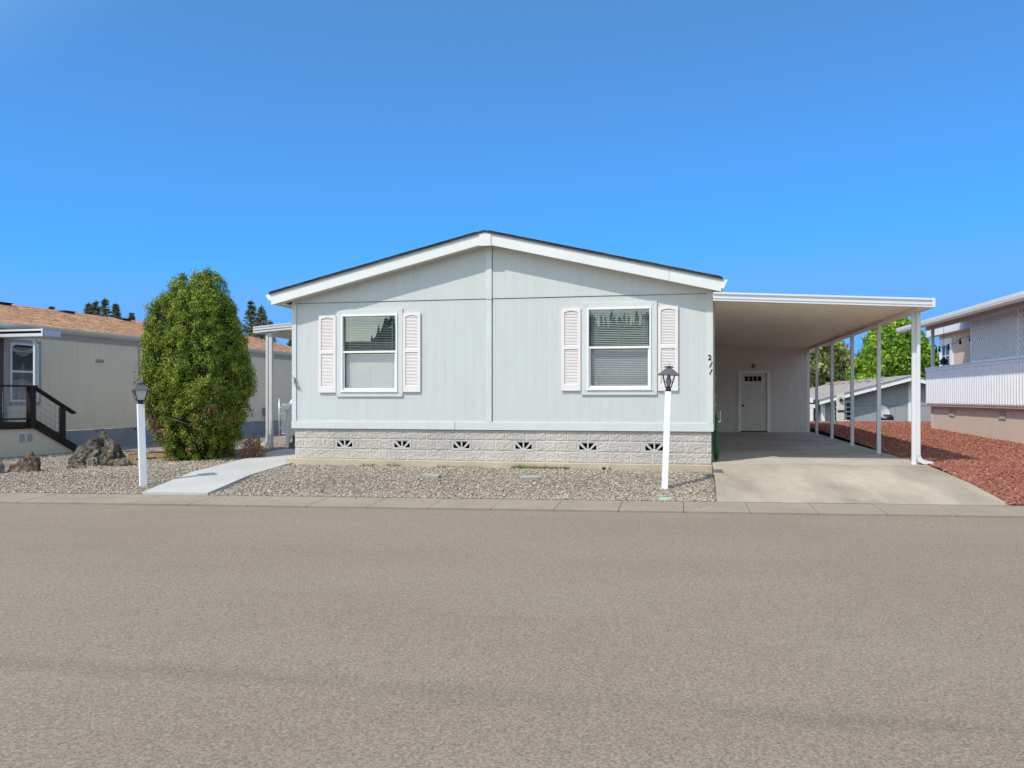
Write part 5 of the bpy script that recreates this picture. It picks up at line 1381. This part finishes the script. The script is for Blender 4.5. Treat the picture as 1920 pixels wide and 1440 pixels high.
for k in range(6):
    a = k*math.pi/3; L_ = .35+.06*k; mb = MB(); mb.tube([(.7+.08*math.cos(a), .75+.08*math.sin(a), 2.64), (.7+.08*math.cos(a), .75+.08*math.sin(a), 2.64-L_)], .014, 7); mb.build('chime_tube', M['black_metal'], wc)

# ------------------------------------------------------------------ grey gabled home behind
GH = empty('neighbour_house', (19.45, 40, 0), -R_(10.3), 'grey gabled home with white fascia beyond the red bark slope', 'house')
def gs(u): return 2.44-.275*abs(u)
mb = MB(); WN = (-3.43, -2.62, .25, 1.36)
def gq(a, b_, z0, z1=None):
    if z1 is None: mb.add([(a, 0, z0), (b_, 0, z0), (b_, 0, gs(b_)+.02), (a, 0, gs(a)+.02)], [(0, 1, 2, 3)])
    else: mb.add([(a, 0, z0), (b_, 0, z0), (b_, 0, z1), (a, 0, z1)], [(0, 1, 2, 3)])
gq(-3.95, 0, WN[3]+.03 if False else 1.4); gq(0, 4.0, -1.8); gq(-3.95, WN[0], -1.8, 1.4); gq(WN[0], WN[1], WN[3], 1.4); gq(WN[0], WN[1], -1.8, WN[2]); gq(WN[1], 0, -1.8, 1.4)
mb.add([(-3.95, 0, -1.8), (-3.95, 16, -1.8), (-3.95, 16, 1.4), (-3.95, 0, 1.4)], [(3, 2, 1, 0)])
mb.build('wall', M['blue_grey_wall'], GH)
mb = MB(); mb.box(-3.95, 4.0, -.012, .01, 1.20, 1.215); mb.box(.05, 4.0, -.013, .01, 1.205, 1.22); mb.build('joint_flashing', plain('grey_joint', (.12, .12, .12), .7), GH)
mb = MB(); mb.box(-.0, .17, -.03, .02, -1.8, gs(.1)); mb.build('centre_board', M['white_house_trim'], GH)
mb = MB(); mb.box(-4.04, -3.88, -.04, .1, -1.8, 1.30); mb.build('corner_board', M['white_house_trim'], GH)
OVG = -.62
mb = MB(); mb.prism([(-4.25, gs(-4.25)), (0, gs(0)), (4.3, gs(4.3)), (4.3, gs(4.3)+.22), (0, gs(0)+.22), (-4.25, gs(-4.25)+.22)], OVG, OVG+.05); mb.build('fascia', M['white_house_trim'], GH)
mb = MB(); mb.prism([(-4.3, gs(-4.3)+.225), (0, gs(0)+.23), (4.35, gs(4.35)+.225), (4.35, gs(4.35)+.265), (0, gs(0)+.275), (-4.3, gs(-4.3)+.265)], OVG-.05, 17)
mb.prism([(-4.25, gs(-4.25)+.03), (0, gs(0)+.03), (4.3, gs(4.3)+.03), (4.3, gs(4.3)+.05), (0, gs(0)+.05), (-4.25, gs(-4.25)+.05)], OVG+.05, 0)
mb.build('roof', M['roof_grey'], GH)
mb = MB()
for k in range(7):
    v = 1.5+k*2.1; u0 = -.75; mb.prism([(v, gs(u0)+.27), (v+.6, gs(u0)+.27), (v+.6, gs(u0)+.40), (v, gs(u0)+.40)], u0-.3, u0+.2, 'x')
mb.build('ridge_vent', M['roof_grey'], GH)
mb = MB(); t = .10; a, b_, z0, z1 = WN
mb.box(a-t, b_+t, -.04, .0, z1, z1+t); mb.box(a-t, a, -.04, 0, z0, z1); mb.box(b_, b_+t, -.04, 0, z0, z1); mb.box(a-t, b_+t, -.04, 0, z0-t, z0)
wn = mb.build('window', M['white_house_trim'], GH)
mb = MB()
for k in (1, 2): mb.box(a+(b_-a)*k/3-.012, a+(b_-a)*k/3+.012, -.02, .02, z0, z1)
for k in range(1, 5): mb.box(a, b_, -.018, .02, z0+(z1-z0)*k/5-.016, z0+(z1-z0)*k/5+.016)
mb.build('muntin', M['white_house_trim'], wn)
mb = MB(); mb.box(a, b_, .02, .04, z0, z1); mb.build('pane', plain('dark_pane', (.02, .022, .025), .1, .1, spec=.8), wn)
mb = MB(); mb.box(-7.5, -4.25, 1.0, 6.5, 1.36, 1.60); mb.box(-7.4, -4.05, .9, 6.3, 1.08, 1.28); mb.build('porch_fascia', M['white_house_trim'], GH)
mb = MB(); mb.box(-4.45, -4.28, .9, 1.05, -1.8, 1.1); mb.build('porch_post', M['white_house_trim'], GH)
mb = MB(); mb.box(-7.4, -4.1, 6.3, 6.4, -1.8, 1.1); mb.box(-7.5, -7.4, 1.0, 6.4, -1.8, 1.1); mb.build('porch_wall', plain('porch_shade_black', (.035, .03, .028), .9), GH)  # porch walls with the shade of the opening put into their colour

mp = empty('meter_pedestal', (13.7, 34.0, .62), R_(-12), 'pale grey green electric meter pedestal standing in the red bark', 'meter pedestal')
mb = MB(); mb.box(-.15, .15, -.09, .09, -.1, 1.17); mb.box(-.16, .16, -.10, .10, 1.15, 1.18); mb.build('cabinet', plain('pale_sage_cabinet', (.60, .62, .54), .5, .04), mp, .01)
mb = MB(); mb.tube([(0, -.09, .93), (0, -.16, .93)], .095, 14); mb.build('meter', plain('meter_grey', (.35, .36, .36), .3), mp)
mb = MB(); mb.tube([(0, -.15, .90), (0, -.20, .89)], .055, 12); mb.build('meter_glass', M['black_metal'], mp)
mb = MB(); mb.box(-.13, .14, -.115, -.09, .40, .47); mb.build('handle', M['black_metal'], mp)
ds_ = empty('satellite_dish', (17.0, 37.2, .64), R_(-15), 'grey satellite dish on a dark base against the grey home', 'satellite dish')
mb = MB(); vs = []; fs = []
for i in range(7):
    for j in range(20):
        r = .32*i/6; t = 2*math.pi*j/20; x, y = r*math.cos(t), r*math.sin(t)*1.05; vs.append((x, -.12*(1-(r/.32)**2)*-1-.12, y))
for i in range(6):
    for j in range(20): fs.append((i*20+j, i*20+(j+1) % 20, (i+1)*20+(j+1) % 20, (i+1)*20+j))
Mx = Matrix.Translation((-.12, 0, .28)) @ Matrix.Rotation(R_(-28), 4, 'X') @ Matrix.Rotation(R_(25), 4, 'Z')
mb.add(vs, fs, 0, True, Mx); mb.build('reflector', M['dish'], ds_)
mb = MB(); mb.lathe([(.30, -.05), (.29, .08), (.22, .17), (.08, .22), (.01, .225)], 16, (.12, .1)); mb.build('base', M['black_metal'], ds_)
mb = MB(); mb.tube([(-.1, -.1, .1), (-.1, -.42, .22)], .015, 6); mb.tube([(-.1, -.42, .2), (-.1, -.46, .27)], .035, 8); mb.tube([(0, .1, 0), (-.08, .02, .28)], .025, 6); mb.build('feed_arm', M['galv'], ds_)

# ------------------------------------------------------------------ across the street (seen in the window glass)
OH = empty('neighbour_house', (-16, -13, 0), R_(8), 'sage green home across the street, mirrored in the left window', 'house')
mb = MB(); mb.box(-13, 13, -9, 0, 0, 2.9); mb.build('wall', plain('sage_siding', (.20, .24, .20), .8, .05), OH)
mb = MB(); mb.prism([(.5, 2.75), (.5, 2.95), (-4.5, 5.6), (-9.5, 2.95), (-9.5, 2.75)], -13.4, 13.4, 'x'); mb.build('roof', M['roof_grey'], OH)
mb = MB(); mb.box(-13.4, 13.4, .5, .56, 2.7, 2.92); mb.build('fascia', M['white_house_trim'], OH)
mb = MB(); mb.prism([(-1.0, 3.80), (-2.5, 4.60), (-2.5, 4.70), (-1.0, 3.90)], -6.5, -4.0, 'x'); mb.build('skylight', plain('skylight', (.5, .55, .6), .2, spec=.8), OH)
def hillf(x, y): return .30+.70*sm((.80-np.asarray(x)/np.minimum(y, -1e-3))/.13)
V = []; F = []
for k in range(4200):
    a = rng.uniform(-math.pi*.98, -.15); d = rng.uniform(110, 230); x = d*math.cos(a); y = d*math.sin(a)
    gzz = max(0, (d-100)*.19)*float(hillf(x, y))
    h = rng.uniform(3.2, 6.0); r = h*.24; n = 6; b_ = len(V)
    for lv in range(4):
        z0 = gzz+h*lv/4.6; z1 = gzz+h*(lv+1.6)/4.6; rr_ = r*(1-lv/5)
        for j in range(n):
            t = 2*math.pi*j/n+lv; t2 = 2*math.pi*(j+1)/n+lv; b_ = len(V)
            V += [(x+rr_*math.cos(t), y+rr_*math.sin(t), z0), (x+rr_*math.cos(t2), y+rr_*math.sin(t2), z0), (x, y, z1)]; F.append((b_, b_+1, b_+2))
np_mesh('forest', V, F, M['conifer'], kind='stuff')
aa = np.linspace(-math.pi*1.0, 0, 160); dd = np.array([95., 110., 230., 300.])
A, Dd = np.meshgrid(aa, dd); Xh = Dd*np.cos(A); Yh = Dd*np.sin(A)
Zh = np.maximum(0, (np.minimum(Dd, 230)-100)*.19)*hillf(Xh, Yh)-.3
sheet('hill', Zh, Xh, Yh, plain('forest_floor', (.03, .04, .02), 1, .2, .1), kind='structure')
